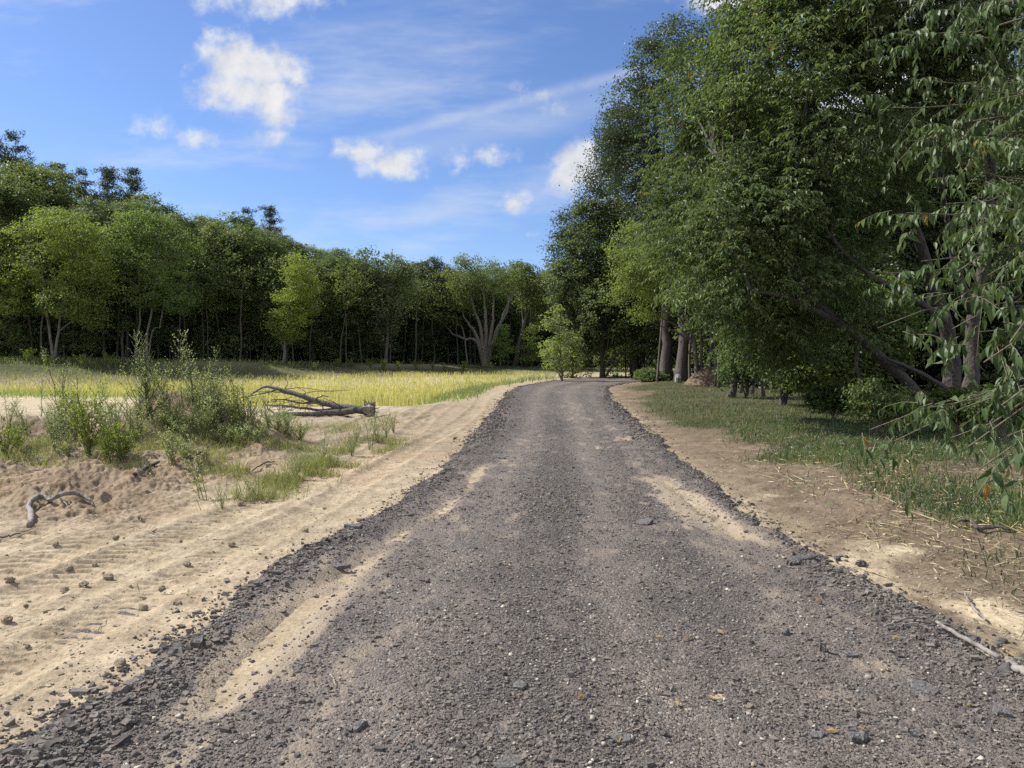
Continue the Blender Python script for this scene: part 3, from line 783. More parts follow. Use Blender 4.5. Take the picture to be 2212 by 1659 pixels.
px_tree('small_tree', 'thin grey pollard like tree with a bare trunk between the two locusts', 'tree', (265, 773), 60,
    [(262, 690, 16, 10), (275, 705, 14, 9), (252, 705, 12, 8)], [([(265, 773), (264, 735), (266, 710)], .1, .06), ([(266, 715), (255, 690)], .04, .015), ([(266, 715), (282, 685)], .04, .015)], M['oak'], M['bark'], 22, 18, .4, .2, nlimb=8)
px_tree('understory_tree', 'low dark tree with layered leaves right behind the forked locust trunks', 'tree', (185, 770), 60,
    [(160, 700, 45, 14), (200, 690, 50, 14), (180, 725, 45, 10), (210, 735, 45, 10), (190, 750, 36, 8), (150, 735, 26, 9)], [([(185, 772), (187, 730), (186, 690)], .08, .02)], M['oak'], M['bark'], 120, 22, .5, .2, nlimb=10, flat=.3)
px_tree('oak_tree', 'tall pale oak whose lit foliage hangs in a column to the grass right of centre', 'tree', (832, 788), 73,
    [(845, 590, 45, 40), (815, 620, 38, 40), (850, 650, 34, 40), (830, 690, 28, 34), (840, 725, 20, 22), (790, 570, 30, 34), (870, 600, 26, 40), (815, 665, 24, 24)],
    [([(834, 785), (836, 740), (838, 680), (842, 600)], .2, .05)], M['oak_pale'], M['bark'], 330, 30, .7, .24, .15, 12)
px_tree('spreading_tree', 'spreading tree with many long bare grey limbs under a dark top', 'tree', (1050, 795), 82,
    [(1000, 600, 45, 30), (1050, 590, 45, 30), (1100, 600, 36, 34), (980, 650, 36, 22), (965, 690, 34, 14), (1010, 565, 30, 16)],
    [([(1048, 794), (1048, 765), (1044, 750)], .42, .36), ([(1046, 758), (1030, 738), (1005, 732), (980, 722), (965, 706)], .24, .04), ([(1046, 752), (1030, 725), (1005, 690), (990, 650)], .26, .04), ([(1046, 752), (1038, 710), (1022, 660), (1012, 610)], .26, .04),
     ([(1047, 750), (1050, 700), (1046, 650), (1040, 600)], .26, .04), ([(1048, 750), (1062, 715), (1066, 660), (1062, 600)], .24, .04), ([(1050, 752), (1072, 715), (1096, 672), (1100, 630)], .22, .04), ([(1050, 752), (1080, 700), (1100, 650), (1122, 600)], .22, .04), ([(1010, 733), (1000, 712), (985, 700)], .1, .03)],
    M['oak'], M['bark_pale'], 330, 26, .65, .2, .12, 30)
px_tree('leaning_tree', 'slim tree with a single trunk leaning right beside the spreading tree', 'tree', (1111, 797), 84,
    [(1140, 600, 40, 30), (1165, 620, 34, 34), (1120, 590, 30, 24), (1150, 650, 36, 20), (1170, 660, 26, 24)],
    [([(1111, 797), (1122, 740), (1134, 690), (1142, 640), (1150, 600)], .26, .06), ([(1134, 690), (1128, 650), (1124, 610)], .14, .04), ([(1136, 680), (1152, 640), (1166, 610)], .12, .03)], M['oak'], M['bark'], 240, 28, .8, .26, .16, 14)
px_tree('sapling', 'yellow green sapling low in the dark gap just right of the spreading tree', 'tree', (1080, 797), 81,
    [(1085, 735, 18, 14), (1095, 755, 20, 12), (1075, 750, 14, 10), (1090, 715, 14, 14), (1080, 772, 18, 7)], [([(1080, 797), (1082, 750), (1088, 700)], .07, .02)], M['locust'], M['bark_pale'], 90, 24, .5, .2, nlimb=6, flat=.4)
px_tree('sapling', 'bright yellow green sapling in the dark gap right of the leaning trunk', 'tree', (1150, 798), 83,
    [(1150, 725, 18, 14), (1145, 750, 16, 10), (1160, 765, 18, 7), (1140, 775, 16, 7), (1155, 705, 12, 10)], [([(1148, 798), (1150, 750), (1150, 700)], .07, .02)], M['yellow'], M['bark_pale'], 80, 24, .5, .2, nlimb=6, flat=.4)
px_tree('sapling', 'sunlit pale trunked sapling standing alone at the left edge of the road bend', 'tree', (1215, 823), 50,
    [(1195, 690, 26, 26), (1215, 715, 28, 26), (1235, 740, 28, 24), (1205, 745, 24, 18), (1180, 705, 16, 20), (1225, 775, 26, 18), (1190, 760, 26, 10), (1250, 775, 18, 16), (1178, 742, 14, 9), (1195, 790, 22, 7), (1200, 668, 14, 12)],
    [([(1215, 823), (1212, 780), (1209, 730), (1206, 680)], .07, .02)], M['sapling'], M['bark_pale'], 125, 20, .32, .15, .1, nlimb=22, droop=.4, flat=.45, shell=.4)
px_tree('sapling', 'paler sunlit sapling directly behind the pale trunked one', 'tree', (1237, 806), 58,
    [(1240, 735, 22, 24), (1252, 760, 22, 18), (1230, 770, 20, 14), (1262, 780, 14, 12)], [([(1237, 807), (1238, 760), (1240, 720)], .08, .02)], M['oak_pale'], M['bark'], 120, 22, .4, .17, .1, nlimb=8, flat=.5)

PN = ['tall spired pine rising highest at the far left above the oaks', 'pine cut by the left edge of the picture above the oaks', 'dark pine just right of the tall spired one', 'ragged pine, leftmost of the close group of three above the locusts',
      'darkest pine in the middle of the close group of three', 'rounded pine, rightmost of the close group of three', 'slim pine top left of the pair above the wood near mid sky', 'rounder pine top right of the pair above the wood near mid sky']
for k, (u, vt, Y) in enumerate([(45, 318, 76), (-8, 335, 74), (132, 376, 78), (192, 392, 80), (240, 388, 80), (292, 386, 80), (540, 472, 88), (585, 466, 88)]):
    b = at(u, 772, Y); b[2] = gz(b[0], b[1]); H = (at(u, vt, Y)[2] - b[2]) * 1.06
    tm, cm = PINES[k % 3]
    e = make_tree('pine_tree', PN[k], 'pine', b, tm, cm, 'pines rising above the left wood')
    e.scale = (H / 19 * 1.0,) * 2 + (H / 19,); e.rotation_euler = (0, 0, R.uniform(0, 6.28))

# the rest of the left and far wood: copies of the prototypes, front row first
LM = [(112, 'the forked locust'), (305, 'the crooked locust'), (432, 'the tall weeds'), (614, 'the narrow yellow tree'), (735, 'the dip in the tree line'), (832, 'the hanging leaves'), (950, 'the low left limb'), (1050, 'the spreading tree'), (1140, 'the leaning trunk')]
used = set()
def wood_label(u, pale):
    lu, ln = min(LM, key=lambda q: abs(q[0] - u))
    rel = 'directly behind' if abs(u - lu) < 26 else ('to the left of' if u < lu else 'to the right of')
    return f"{'pale' if pale else 'deep'} oak in the front row {rel} {ln}"
VT = np.array([[-700, 330], [-60, 340], [60, 345], [130, 400], [230, 430], [330, 425], [430, 452], [500, 468], [580, 490], [680, 515], [760, 535], [860, 560], [960, 570], [1050, 566], [1120, 575], [1200, 590], [1320, 600], [1500, 590]])
for row, (dY, step) in enumerate([(4.0, 44), (10, 50), (17, 58)]):
    u = -620.0 if row < 2 else -480.0
    while u < 1330:
        uu = u + R.uniform(-14, 14)
        if row < 2 and uu < -70: u += step; continue
        # distance where this sight line meets the wood's edge
        Yc = 60.0
        for _ in range(12): Yc = .5 * Yc + .5 * float(yedge(at(uu, 772, Yc)[0]))
        Y = Yc + dY + R.uniform(-1.2, 2.0)
        b = at(uu, 772, Y); b[2] = gz(b[0], b[1])
        vt = np.interp(uu, VT[:, 0], VT[:, 1]) + (20 if row == 0 else 2) + R.uniform(-24, 26)
        H = at(uu, vt, Y)[2] - b[2]
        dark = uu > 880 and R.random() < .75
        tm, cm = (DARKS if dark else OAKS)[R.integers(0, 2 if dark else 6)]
        pale = cm.materials[0] == M['oak_pale']
        lab = wood_label(uu, pale); grp = None
        if row > 0 or uu < -30 or uu > 1185 or lab in used:
            lab, grp = 'forest tree behind the front row, mostly hidden in the dark wood', 'trees deeper in the left and far wood'
        used.add(lab)
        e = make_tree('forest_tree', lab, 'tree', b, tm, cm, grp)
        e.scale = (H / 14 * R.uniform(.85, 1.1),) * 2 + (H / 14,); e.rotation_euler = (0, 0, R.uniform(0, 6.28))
        u += step * (1.9 if row == 0 and -120 < u < 420 else 1)
# thin bare trunks along the wood's foot
g = Geo(); g.tube(spline([(0, 0, -.2), (.08, .02, 2), (-.05, .1, 4), (.15, 0, 7.5)], 12), np.linspace(.085, .04, 12), 7, rough=.1)
pole = g.mesh('thin_trunk', M['bark'], smooth=True)
gl = Geo(); C = np.array([[0, 0, 7.2]]) + R.normal(size=(60, 3)) * [1.0, 1.0, 1.1]; leaf_cloud(gl, C, rand_dir(60), 22, .6, .22, .13); polec = gl.mesh('crown', M['oak'])
for u in list(range(20, 1170, 23)):
    uu = u + R.uniform(-9, 9); Yc = 60.0
    for _ in range(12): Yc = .5 * Yc + .5 * float(yedge(at(uu, 772, Yc)[0]))
    Y = Yc + R.uniform(-.5, 4.0); b = at(uu, 772, Y); b[2] = gz(b[0], b[1])
    e = make_tree('thin_tree', 'thin straight young tree with a bare lower trunk along the foot of the wood', 'tree', b, pole, polec, 'thin bare stemmed trees along the foot of the wood')
    s = R.uniform(.7, 1.25); e.scale = (s, s, s * R.uniform(.8, 1.1)); e.rotation_euler = (R.normal(0, .05), R.normal(0, .05), R.uniform(0, 6.28))
# the dense understory that closes the wood behind the trunks
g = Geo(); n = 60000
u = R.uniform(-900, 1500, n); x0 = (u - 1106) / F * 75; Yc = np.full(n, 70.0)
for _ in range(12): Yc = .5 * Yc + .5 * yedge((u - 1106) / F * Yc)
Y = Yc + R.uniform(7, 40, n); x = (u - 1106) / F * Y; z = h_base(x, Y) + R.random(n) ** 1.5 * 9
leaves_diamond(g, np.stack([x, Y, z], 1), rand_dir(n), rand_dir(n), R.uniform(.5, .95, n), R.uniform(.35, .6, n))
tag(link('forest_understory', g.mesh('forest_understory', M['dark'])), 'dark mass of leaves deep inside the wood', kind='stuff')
# low brush at the wood's foot
g = Geo(); C = []
for uu in np.arange(-60, 1200, 5):
    Yc = 60.0
    for _ in range(10): Yc = .5 * Yc + .5 * float(yedge((uu - 1106) / F * Yc))
    Y = Yc + R.uniform(-1.0, 5); xx = (uu - 1106) / F * Y; C.append([xx, Y, gz(xx, Y) + R.random() ** 1.3 * 3.0])
C = np.array(C); leaf_cloud(g, C, rand_dir(len(C)), 26, 1.0, .22, .13)
tag(link('forest_brush', g.mesh('forest_brush', M['oak'])), 'low brush along the shaded foot of the wood', kind='stuff')

# ---- right side ------------------------------------------------------------
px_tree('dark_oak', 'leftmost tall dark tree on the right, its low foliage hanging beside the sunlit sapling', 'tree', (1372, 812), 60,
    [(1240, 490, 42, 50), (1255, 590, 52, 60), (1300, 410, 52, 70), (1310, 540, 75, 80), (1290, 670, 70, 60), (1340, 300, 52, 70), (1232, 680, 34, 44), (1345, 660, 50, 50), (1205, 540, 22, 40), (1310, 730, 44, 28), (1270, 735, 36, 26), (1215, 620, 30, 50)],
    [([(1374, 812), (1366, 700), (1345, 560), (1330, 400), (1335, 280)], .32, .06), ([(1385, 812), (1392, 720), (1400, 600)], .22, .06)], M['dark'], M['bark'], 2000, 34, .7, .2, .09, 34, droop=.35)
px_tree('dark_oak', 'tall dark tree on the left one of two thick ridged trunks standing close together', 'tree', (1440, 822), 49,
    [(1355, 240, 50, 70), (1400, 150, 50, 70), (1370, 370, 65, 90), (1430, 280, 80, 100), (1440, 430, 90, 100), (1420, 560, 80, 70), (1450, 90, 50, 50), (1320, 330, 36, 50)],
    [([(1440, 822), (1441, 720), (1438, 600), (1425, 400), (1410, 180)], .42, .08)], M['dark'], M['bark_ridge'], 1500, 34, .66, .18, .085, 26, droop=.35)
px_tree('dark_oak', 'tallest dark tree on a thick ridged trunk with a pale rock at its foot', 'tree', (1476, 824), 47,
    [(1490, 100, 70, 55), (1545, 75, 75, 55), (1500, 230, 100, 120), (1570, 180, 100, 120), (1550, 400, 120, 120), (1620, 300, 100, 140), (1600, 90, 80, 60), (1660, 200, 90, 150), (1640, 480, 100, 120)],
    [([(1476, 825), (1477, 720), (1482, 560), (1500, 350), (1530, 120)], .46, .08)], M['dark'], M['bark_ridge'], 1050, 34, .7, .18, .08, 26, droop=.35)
px_tree('elm_tree', 'yellow green low crowned tree hanging over the two thick trunks', 'tree', (1505, 826), 40,
    [(1390, 600, 55, 42), (1440, 630, 62, 36), (1350, 600, 32, 36), (1470, 630, 40, 36), (1395, 672, 40, 24), (1350, 520, 40, 50), (1340, 640, 22, 18), (1400, 560, 60, 50)],
    [([(1507, 828), (1500, 740), (1470, 660), (1420, 600)], .14, .04)], M['locust'], M['bark'], 420, 30, .5, .14, .07, 18, droop=.5, flat=.5)

# the large cherry: drooping leafy twigs on long limbs ------------------------
def twig_leaves(g, gt, S, D0, length, nleaf, L, W, maker, hang=.8, mt=0, sag=.38):
    """leafy twigs: start S, direction D0; leaves alternate along each and hang down"""
    n = len(S)
    t = (np.arange(nleaf) + .6) / nleaf
    len_ = np.broadcast_to(length, (n,))[:, None, None]
    D0 = unit(D0)
    P = S[:, None] + D0[:, None] * len_ * t[None, :, None]
    P[..., 2] -= (len_[..., 0] * sag) * t[None] ** 2
    side = unit(np.cross(D0, np.array([0, 0, 1.0])))
    sg = np.where(np.arange(nleaf) % 2, 1.0, -1.0)
    D = D0[:, None] * .45 + side[:, None] * sg[None, :, None] * .55 + np.array([0, 0, -hang]) + R.normal(size=(n, nleaf, 3)) * .28
    Nn = unit(np.array([0, 0, .75]) + D0[:, None] * .5 + side[:, None] * sg[None, :, None] * .5 + R.normal(size=(n, nleaf, 3)) * .35)
    s = R.uniform(.5, 1.2, (n, nleaf)) * (1 - .25 * (t[None] > .9))
    maker(g, P.reshape(-1, 3), D.reshape(-1, 3), Nn.reshape(-1, 3), (L * s).ravel(), (W * s * R.uniform(.85, 1.15, (n, nleaf))).ravel())
    # the twig itself: a thin three sided prism, three joints
    tt_ = np.array([0, .4, .75, 1.0]); Q = S[:, None] + D0[:, None] * len_ * tt_[None, :, None]
    Q[..., 2] -= len_[..., 0] * sag * tt_[None] ** 2
    up = unit(np.cross(side, D0)); r = np.array([1, .8, .6, .3]) * .0035 * (L / .1)
    V = []
    for a in (0, 2.094, 4.188):
        V.append(Q + (side[:, None] * math.cos(a) + up[:, None] * math.sin(a)) * r[None, :, None])
    V = np.stack(V, 2).reshape(-1, 3)   # n, 4, 3 -> rings of 3
    b = np.arange(n)[:, None, None, None] * 12; ring = np.arange(3)[None, :, None, None] * 3; j = np.arange(3)[None, None, :, None]; k = (j + 1) % 3
    f = np.concatenate([b + ring + j, b + ring + k, b + ring + 3 + k, b + ring + 3 + j], -1).reshape(-1, 4)
    gt.add(V, [f], mt)

def cherry(name, label, base, trunks, lobes, ntwig, nleaf, L, W, leafm, maker, nlimb, twl=(.35, .7), shell=.6, sub=0):
    gtk = Geo(); gl = Geo(); allp = []
    b = np.asarray(base, float)
    for path, r0, r1 in trunks:
        P = wobble(spline(path, 18), r0 * .1); rad = np.linspace(r0, r1, 18)
        gtk.tube(P - b, rad, 10, rough=.12); allp.append(P)
    A = np.concatenate(allp)
    C, out = crown_centres(lobes, ntwig // 12, shell)
    limbs(gtk, A - b, C[C[:, 2] > 4.2][R.choice(int((C[:, 2] > 4.2).sum()), nlimb, replace=False)] - b, .045, r1=.006, bow=.12)
    limb_c = C
    C = np.repeat(C, 12, 0); out = np.repeat(out, 12, 0); C = C + R.normal(size=C.shape) * [.23, .23, .14]
    axis = np.array([np.mean([l[0] for l in lobes]), np.mean([l[1] for l in lobes]), 0])
    D = unit(out * .8 + unit((C - axis) * np.array([1, 1, 0])) * .5 + R.normal(size=C.shape) * .7); D[:, 2] = D[:, 2] * .5 + .05
    twig_leaves(gl, gtk, C - b, D, R.uniform(*twl, len(C)), nleaf, L, W, maker, hang=.6, sag=.3)
    e = empty(name, b, label, 'tree')
    link('trunk', gtk.mesh('trunk', M['bark_dark'], smooth=True), e); link('crown', gl.mesh('crown', leafm), e)
    return e

def PL(lobes):
    out = []
    for u, v, ru, rv, Y in lobes:
        c = at(u, v, Y); s = Y / F; out.append((c[0], c[1], c[2], ru * s, ru * s * 1.0, rv * s))
    return out
def PT(path): return [at(*q) for q in path]
bc = at(2050, 868, 16.5); bc[2] = gz(bc[0], bc[1])
CH = PL([(1505, 200, 75, 115, 17.5), (1465, 330, 50, 100, 17.5), (1470, 480, 62, 85, 17), (1595, 330, 120, 150, 16), (1680, 560, 110, 90, 16.5), (1820, 500, 90, 80, 16), (1700, 640, 90, 60, 17), (1560, 560, 130, 120, 15.5), (1600, 680, 70, 70, 17), (1690, 150, 150, 150, 15.5), (1720, 390, 120, 110, 15),
         (1660, 10, 110, 110, 16.5), (1800, 60, 160, 140, 14.5), (1830, 260, 130, 110, 14), (1990, 0, 170, 150, 14), (1640, 690, 70, 70, 17.5), (2150, 60, 160, 150, 14), (1950, -170, 260, 110, 14), (2010, 260, 110, 90, 15),
         (1545, 600, 60, 60, 18), (1620, 470, 120, 90, 15), (1900, 420, 70, 60, 16), (1700, -120, 150, 110, 16), (1650, 760, 50, 40, 18), (1740, 720, 60, 50, 17.5), (1800, 640, 60, 50, 16.5), (1750, 600, 70, 50, 15), (1860, 690, 50, 45, 15.4), (1690, 690, 60, 50, 16)])
tr = [(PT([(2010, 880, 16.3), (1950, 815, 16), (1850, 725, 15.6), (1765, 655, 15.2), (1700, 560, 15), (1610, 430, 15.4), (1540, 320, 16)]), .125, .03),
      (PT([(2052, 880, 16.8), (2055, 800, 16.8), (2040, 690, 16.6), (1985, 520, 16.2), (1930, 350, 15.6), (1850, 150, 15)]), .21, .05),
      (PT([(2092, 880, 16.9), (2098, 800, 17), (2105, 700, 17), (2130, 500, 16.6), (2150, 250, 15.6), (2160, 50, 15)]), .19, .05),
      (PT([(2050, 845, 16.6), (2000, 812, 16.2), (1930, 780, 15.6), (1900, 770, 15.3)]), .07, .02),
      (PT([(1800, 690, 15.4), (1755, 668, 15), (1690, 640, 14.6), (1620, 628, 14.4)]), .08, .02),
      (PT([(2045, 700, 16.6), (1970, 640, 16), (1890, 600, 15.2), (1800, 520, 15), (1740, 400, 15)]), .09, .02),
      (PT([(2100, 680, 17), (2060, 560, 16.5), (2040, 420, 16), (2020, 200, 15)]), .1, .02),
      (PT([(1860, 735, 15.6), (1853, 750, 15.5), (1850, 790, 15.4), (1858, 825, 15.5), (1864, 870, 15.5)]), .045, .02)]
cherry('cherry_tree', 'large old cherry leaning over the verge with three dark flaky trunks and drooping leaves', bc, tr, CH, 18000, 8, .135, .05, M['cherry'], leaves_fold, 120, twl=(.2, .45))

# the near cherry whose branches reach in from the right edge of the picture
bn = np.array([7.6, 6.2, gz(7.6, 6.2)])
NB = [  # branch tips (u, v, Y) and how many leafy twigs each carries
    (1880, 585, 5.6, 6), (1960, 470, 5.4, 9), (1900, 700, 5.4, 5), (1985, 660, 5.2, 4), (2040, 600, 5.0, 6), (1990, 560, 5.6, 8), (2070, 700, 4.9, 3), (1945, 955, 4.6, 5), (2000, 900, 4.5, 5), (2060, 880, 4.3, 6), (2030, 960, 4.4, 5), (2100, 930, 4.1, 6),
    (2160, 880, 3.8, 9), (2150, 780, 3.9, 9), (2180, 720, 3.7, 8), (2130, 700, 4.2, 8), (2190, 960, 3.7, 7), (2120, 1010, 4.0, 4), (1900, 90, 6.6, 10), (1960, 180, 6.3, 12), (2030, 90, 6.0, 12), (2100, 180, 5.6, 12), (2010, 300, 6.0, 12), (2080, 370, 5.5, 12), (2150, 300, 5.2, 12),
    (2170, 450, 4.8, 11), (2100, 500, 5.0, 10), (2180, 80, 5.2, 12), (2050, 440, 5.6, 10), (1950, 320, 6.2, 8), (2200, 560, 4.5, 8), (2120, 30, 5.7, 12), (1900, 240, 6.6, 7), (1940, 20, 6.7, 10), (1890, 930, 5.0, 4), (2140, 590, 4.7, 8)]
gtk = Geo(); gl = Geo()
T0 = spline([bn + [0, 0, -.2], bn + [-.1, .1, 1.2], bn + [-.4, .0, 2.6], bn + [-.6, -.2, 4.4], bn + [-.5, -.2, 6.5]], 22)
gtk.tube(T0 - bn, np.linspace(.2, .05, 22), 10, rough=.12)
S = []; D = []
for u, v, Y, nt_ in NB:
    tip = at(u, v, Y)
    i = int(np.argmin(np.abs(T0[:, 2] - (tip[2] * .8 + .5)))); s0 = T0[i]
    mid = (s0 + tip) / 2 + np.array([0, 0, .12 * np.linalg.norm(tip - s0)]) + R.normal(size=3) * [.25, .3, .22]
    p = wobble(bez(s0, mid, tip, 12), .035); gtk.tube(p - bn, np.linspace(.02, .0035, 12), 6, cap=False)
    d = unit(tip - p[-4])
    for k in range(nt_):
        f = R.uniform(.55, 1.0); j = min(10, int(f * 11)); q = p[j] + (p[j + 1] - p[j]) * (f * 11 - j) + R.normal(size=3) * .02
        S.append(q); D.append(unit(unit(p[j + 1] - p[j]) * .7 + R.normal(size=3) * np.array([.75, .75, .35])))
S = np.array(S); D = np.array(D)
S = np.concatenate([S, S + R.normal(size=S.shape) * [.1, .12, .08], S + R.normal(size=S.shape) * [.14, .16, .1]]); D = np.concatenate([D, unit(D + R.normal(size=D.shape) * .6), unit(D + R.normal(size=D.shape) * .6)])
twig_leaves(gl, gtk, S - bn, D, R.uniform(.14, .36, len(S)), 9, .092, .035, leaves_fine, hang=.85)
# upper crown beyond the top and right of the picture
C, out = crown_centres([(6.9, 6.0, 6.4, 1.9, 1.9, 1.6), (7.8, 6.4, 5.0, 1.6, 1.8, 1.6), (5.6, 6.0, 5.2, 1.4, 1.2, 1.0), (8.6, 6.6, 3.4, 1.3, 1.5, 1.3)], 1500)
Dd = unit(out + R.normal(size=out.shape) * .5); Dd[:, 2] *= .4
ok = C[:, 0] > .8 * C[:, 1]
twig_leaves(gl, gtk, C[ok] - bn, Dd[ok], R.uniform(.25, .45, ok.sum()), 8, .1, .038, leaves_fold)
e = empty('cherry_tree', bn, 'near cherry at the right edge, its large drooping leaves hanging closest to the camera', 'tree')
link('trunk', gtk.mesh('trunk', M['twig'], smooth=True), e); link('crown', gl.mesh('crown', M['cherry_near']), e)

# shrubs and small trees below and behind the cherry
px_tree('maple_shrub', 'dark leafy maple shrub filling the space under the leaning cherry trunk', 'shrub', (1800, 868), 21,
    [(1690, 700, 75, 65), (1790, 690, 80, 75), (1750, 790, 80, 55), (1860, 780, 60, 65), (1880, 650, 70, 60), (1930, 720, 60, 80)], [([(1800, 870), (1790, 760), (1760, 680)], .06, .02), ([(1800, 870), (1840, 770), (1870, 660)], .06, .02)],
    M['maple'], M['bark_dark'], 900, 24, .36, .11, .08, 24, fine=False)
px_tree('small_tree', 'small dark leaning tree at the edge of the grass left of the maple shrub', 'tree', (1578, 848), 27,
    [(1620, 700, 66, 60), (1650, 770, 50, 40), (1590, 775, 36, 34), (1620, 640, 70, 60), (1600, 810, 40, 22)], [([(1578, 850), (1590, 800), (1600, 740), (1605, 660)], .16, .04), ([(1612, 850), (1618, 790), (1622, 720)], .06, .02)],
    M['maple'], M['bark_dark'], 620, 24, .4, .12, .07, 18)
px_tree('small_tree', 'low dark tree with a bent ground hugging stem right of the sand pile', 'tree', (1690, 866), 23,
    [(1680, 780, 50, 40), (1720, 800, 45, 36), (1660, 740, 50, 40)], [([(1692, 866), (1700, 850), (1725, 838), (1755, 838)], .09, .05), ([(1690, 868), (1688, 820), (1680, 760)], .1, .03)], M['maple'], M['bark_dark'], 360, 24, .36, .11, .07, 12)
px_tree('shrub', 'leafy green shrub at the foot of the cherry beside the pale hanging branch', 'shrub', (1880, 905), 13.5,
    [(1870, 850, 30, 38), (1900, 880, 34, 28), (1940, 870, 34, 34), (1960, 900, 34, 22), (1860, 885, 20, 20)], [([(1880, 908), (1878, 870), (1870, 830)], .015, .006), ([(1885, 908), (1910, 870), (1930, 840)], .015, .006)], M['cherry'], M['twig'], 200, 16, .16, .09, .035, 14, droop=.6)
for k, (u, v, Y, w, lab) in enumerate([(1412, 826, 48, 26, 'grey green brush heap at the foot of the left ridged trunk'), (1400, 822, 52, 26, 'small bright leafed bush by the sunlit turn of the road'), (2060, 905, 14, 70, 'dark low bush under the cherry trunks beside the near leaves'), (1800, 880, 17, 50, 'purple flecked weed thicket left of the hanging branch'), (2170, 900, 12, 70, 'dark low bush behind the near leaves at the right edge')]):
    px_tree('bush', lab, 'bush', (u, v), Y, [(u - w * .5, v - w * .4, w * .6, w * .5), (u + w * .4, v - w * .35, w * .6, w * .45), (u, v - w * .5, w * .6, w * .5)],
            [([(u, v), (u + 3, v - w * .5)], .03, .01)], M['maple'] if k > 1 else M['oak'], M['twig'], 170, 18, .16 * (Y / 20) ** .6, .1 * (Y / 20) ** .5, nlimb=10)
# the wood behind the cherry
RW = 'trees of the shaded wood behind the cherry'
for row, (Y0, step, vt) in enumerate([(34, 74, 250), (44, 84, 160), (60, 90, 240)]):
    u = 1660.0 if row == 0 else (1580 if row == 1 else 1290)
    while u < 2900:
        uu = u + R.uniform(-20, 20); Y = Y0 + R.uniform(-3, 5)
        b = at(uu, 772, Y); b[2] = gz(b[0], b[1])
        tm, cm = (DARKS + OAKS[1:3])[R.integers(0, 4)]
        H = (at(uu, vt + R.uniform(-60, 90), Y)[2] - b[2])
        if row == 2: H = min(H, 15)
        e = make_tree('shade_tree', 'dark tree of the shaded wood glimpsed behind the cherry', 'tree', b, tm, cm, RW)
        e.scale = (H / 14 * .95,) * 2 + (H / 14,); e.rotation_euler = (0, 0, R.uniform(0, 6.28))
        u += step
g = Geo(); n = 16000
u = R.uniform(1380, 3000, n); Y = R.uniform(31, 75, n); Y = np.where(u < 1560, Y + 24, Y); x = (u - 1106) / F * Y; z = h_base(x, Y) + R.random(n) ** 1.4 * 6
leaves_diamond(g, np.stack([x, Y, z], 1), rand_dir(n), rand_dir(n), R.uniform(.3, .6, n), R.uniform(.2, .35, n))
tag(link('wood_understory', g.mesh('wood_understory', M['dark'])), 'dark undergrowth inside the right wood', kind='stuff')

for u, v, Y in [(1352, 812, 62), (1362, 813, 60), (1383, 813, 60), (1395, 815, 58), (1420, 820, 46), (1512, 828, 40), (1530, 830, 40), (1545, 832, 38), (1600, 838, 30), (1625, 845, 29), (1650, 845, 28), (1552, 835, 36), (1490, 828, 44)]:
    b = at(u, v, Y); b[2] = gz(b[0], b[1]); e = make_tree('thin_tree', 'thin bare stemmed young tree in the shade at the right wood edge', 'tree', b, pole, polec, 'thin young trees at the right wood edge')
    s = R.uniform(.6, 1.1); e.scale = (s, s, s); e.rotation_euler = (R.normal(0, .06), R.normal(0, .06), R.uniform(0, 6.28))
# ------------------------------------------------------------------ weeds on the mound
def weed_mesh(h, nst, nbr, leafn, L, spread=.5, plume=False, lm='weed', low=.1):
    gs = Geo(); gl = Geo(); LP, LD = [], []
    for s in range(nst):
        a = R.uniform(0, 6.283); sp = spread * R.uniform(.2, 1) * (0 if nst == 1 else 1); hh = h * R.uniform(.6, 1.0)
        tip = np.array([math.cos(a) * sp * hh, math.sin(a) * sp * hh, hh]); p = wobble(bez((R.normal(0, .02), R.normal(0, .02), -.03), (tip[0] * .3, tip[1] * .3, hh * .55), tip, 9), .01 * h)
        gs.tube(p, np.linspace(.006, .0015, 9) * (h / 1.0 + .4), 4, cap=False)
        for b in range(nbr):
            f = low + (1 - low) * (b + R.random()) / nbr * .97; i = min(7, int(f * 8)); q = p[i] + (p[i + 1] - p[i]) * (f * 8 - i)
            l = h * (.3 if not plume else .24) * (1 - f) ** .7 + .04 * h; ba = b * 2.4 + R.uniform(-.4, .4)
            d = unit(np.array([math.cos(ba), math.sin(ba), 1.15 if plume else .9])); e = q + d * l + np.array([0, 0, l * .15])
            bp = bez(q, q + d * l * .5 - np.array([0, 0, l * .06]), e, 5); gs.tube(bp, np.linspace(.0028, .001, 5) * (h + .3), 3, cap=False)
            for t in np.linspace(.15, 1, leafn):
                k = min(3, int(t * 4)); LP.append(bp[k] + (bp[k + 1] - bp[k]) * (t * 4 - k)); LD.append(d)
        for t in np.linspace(.08, 1, int(leafn * 2.2)):
            i = min(7, int(t * 8)); LP.append(p[i] + (p[i + 1] - p[i]) * (t * 8 - i)); LD.append(np.array([0, 0, .6]))
    LP = np.array(LP); LD = np.array(LD); n = len(LP)
    for rep in range(1):
        D = unit(LD * .8 + R.normal(size=(n, 3)) * .6)
        leaves_fold(gl, LP, D, unit(R.normal(size=(n, 3)) + [0, 0, .8]), L * R.uniform(.5, 1.3, n), L * R.uniform(.25, .45, n))
    return gs.mesh('stem', M['stem']), gl.mesh('leaves', M[lm])
def place_weed(ms, p, label, group=None, s=1.0, lean=0.0):
    e = empty('weed', p, label, 'weed', group); link('stem', ms[0], e); link('leaves', ms[1], e)
    e.scale = (s, s, s); e.rotation_euler = (R.normal(0, .06) + lean, R.normal(0, .06), R.uniform(0, 6.28)); return e
def gp(u, v): return hit(u, v)
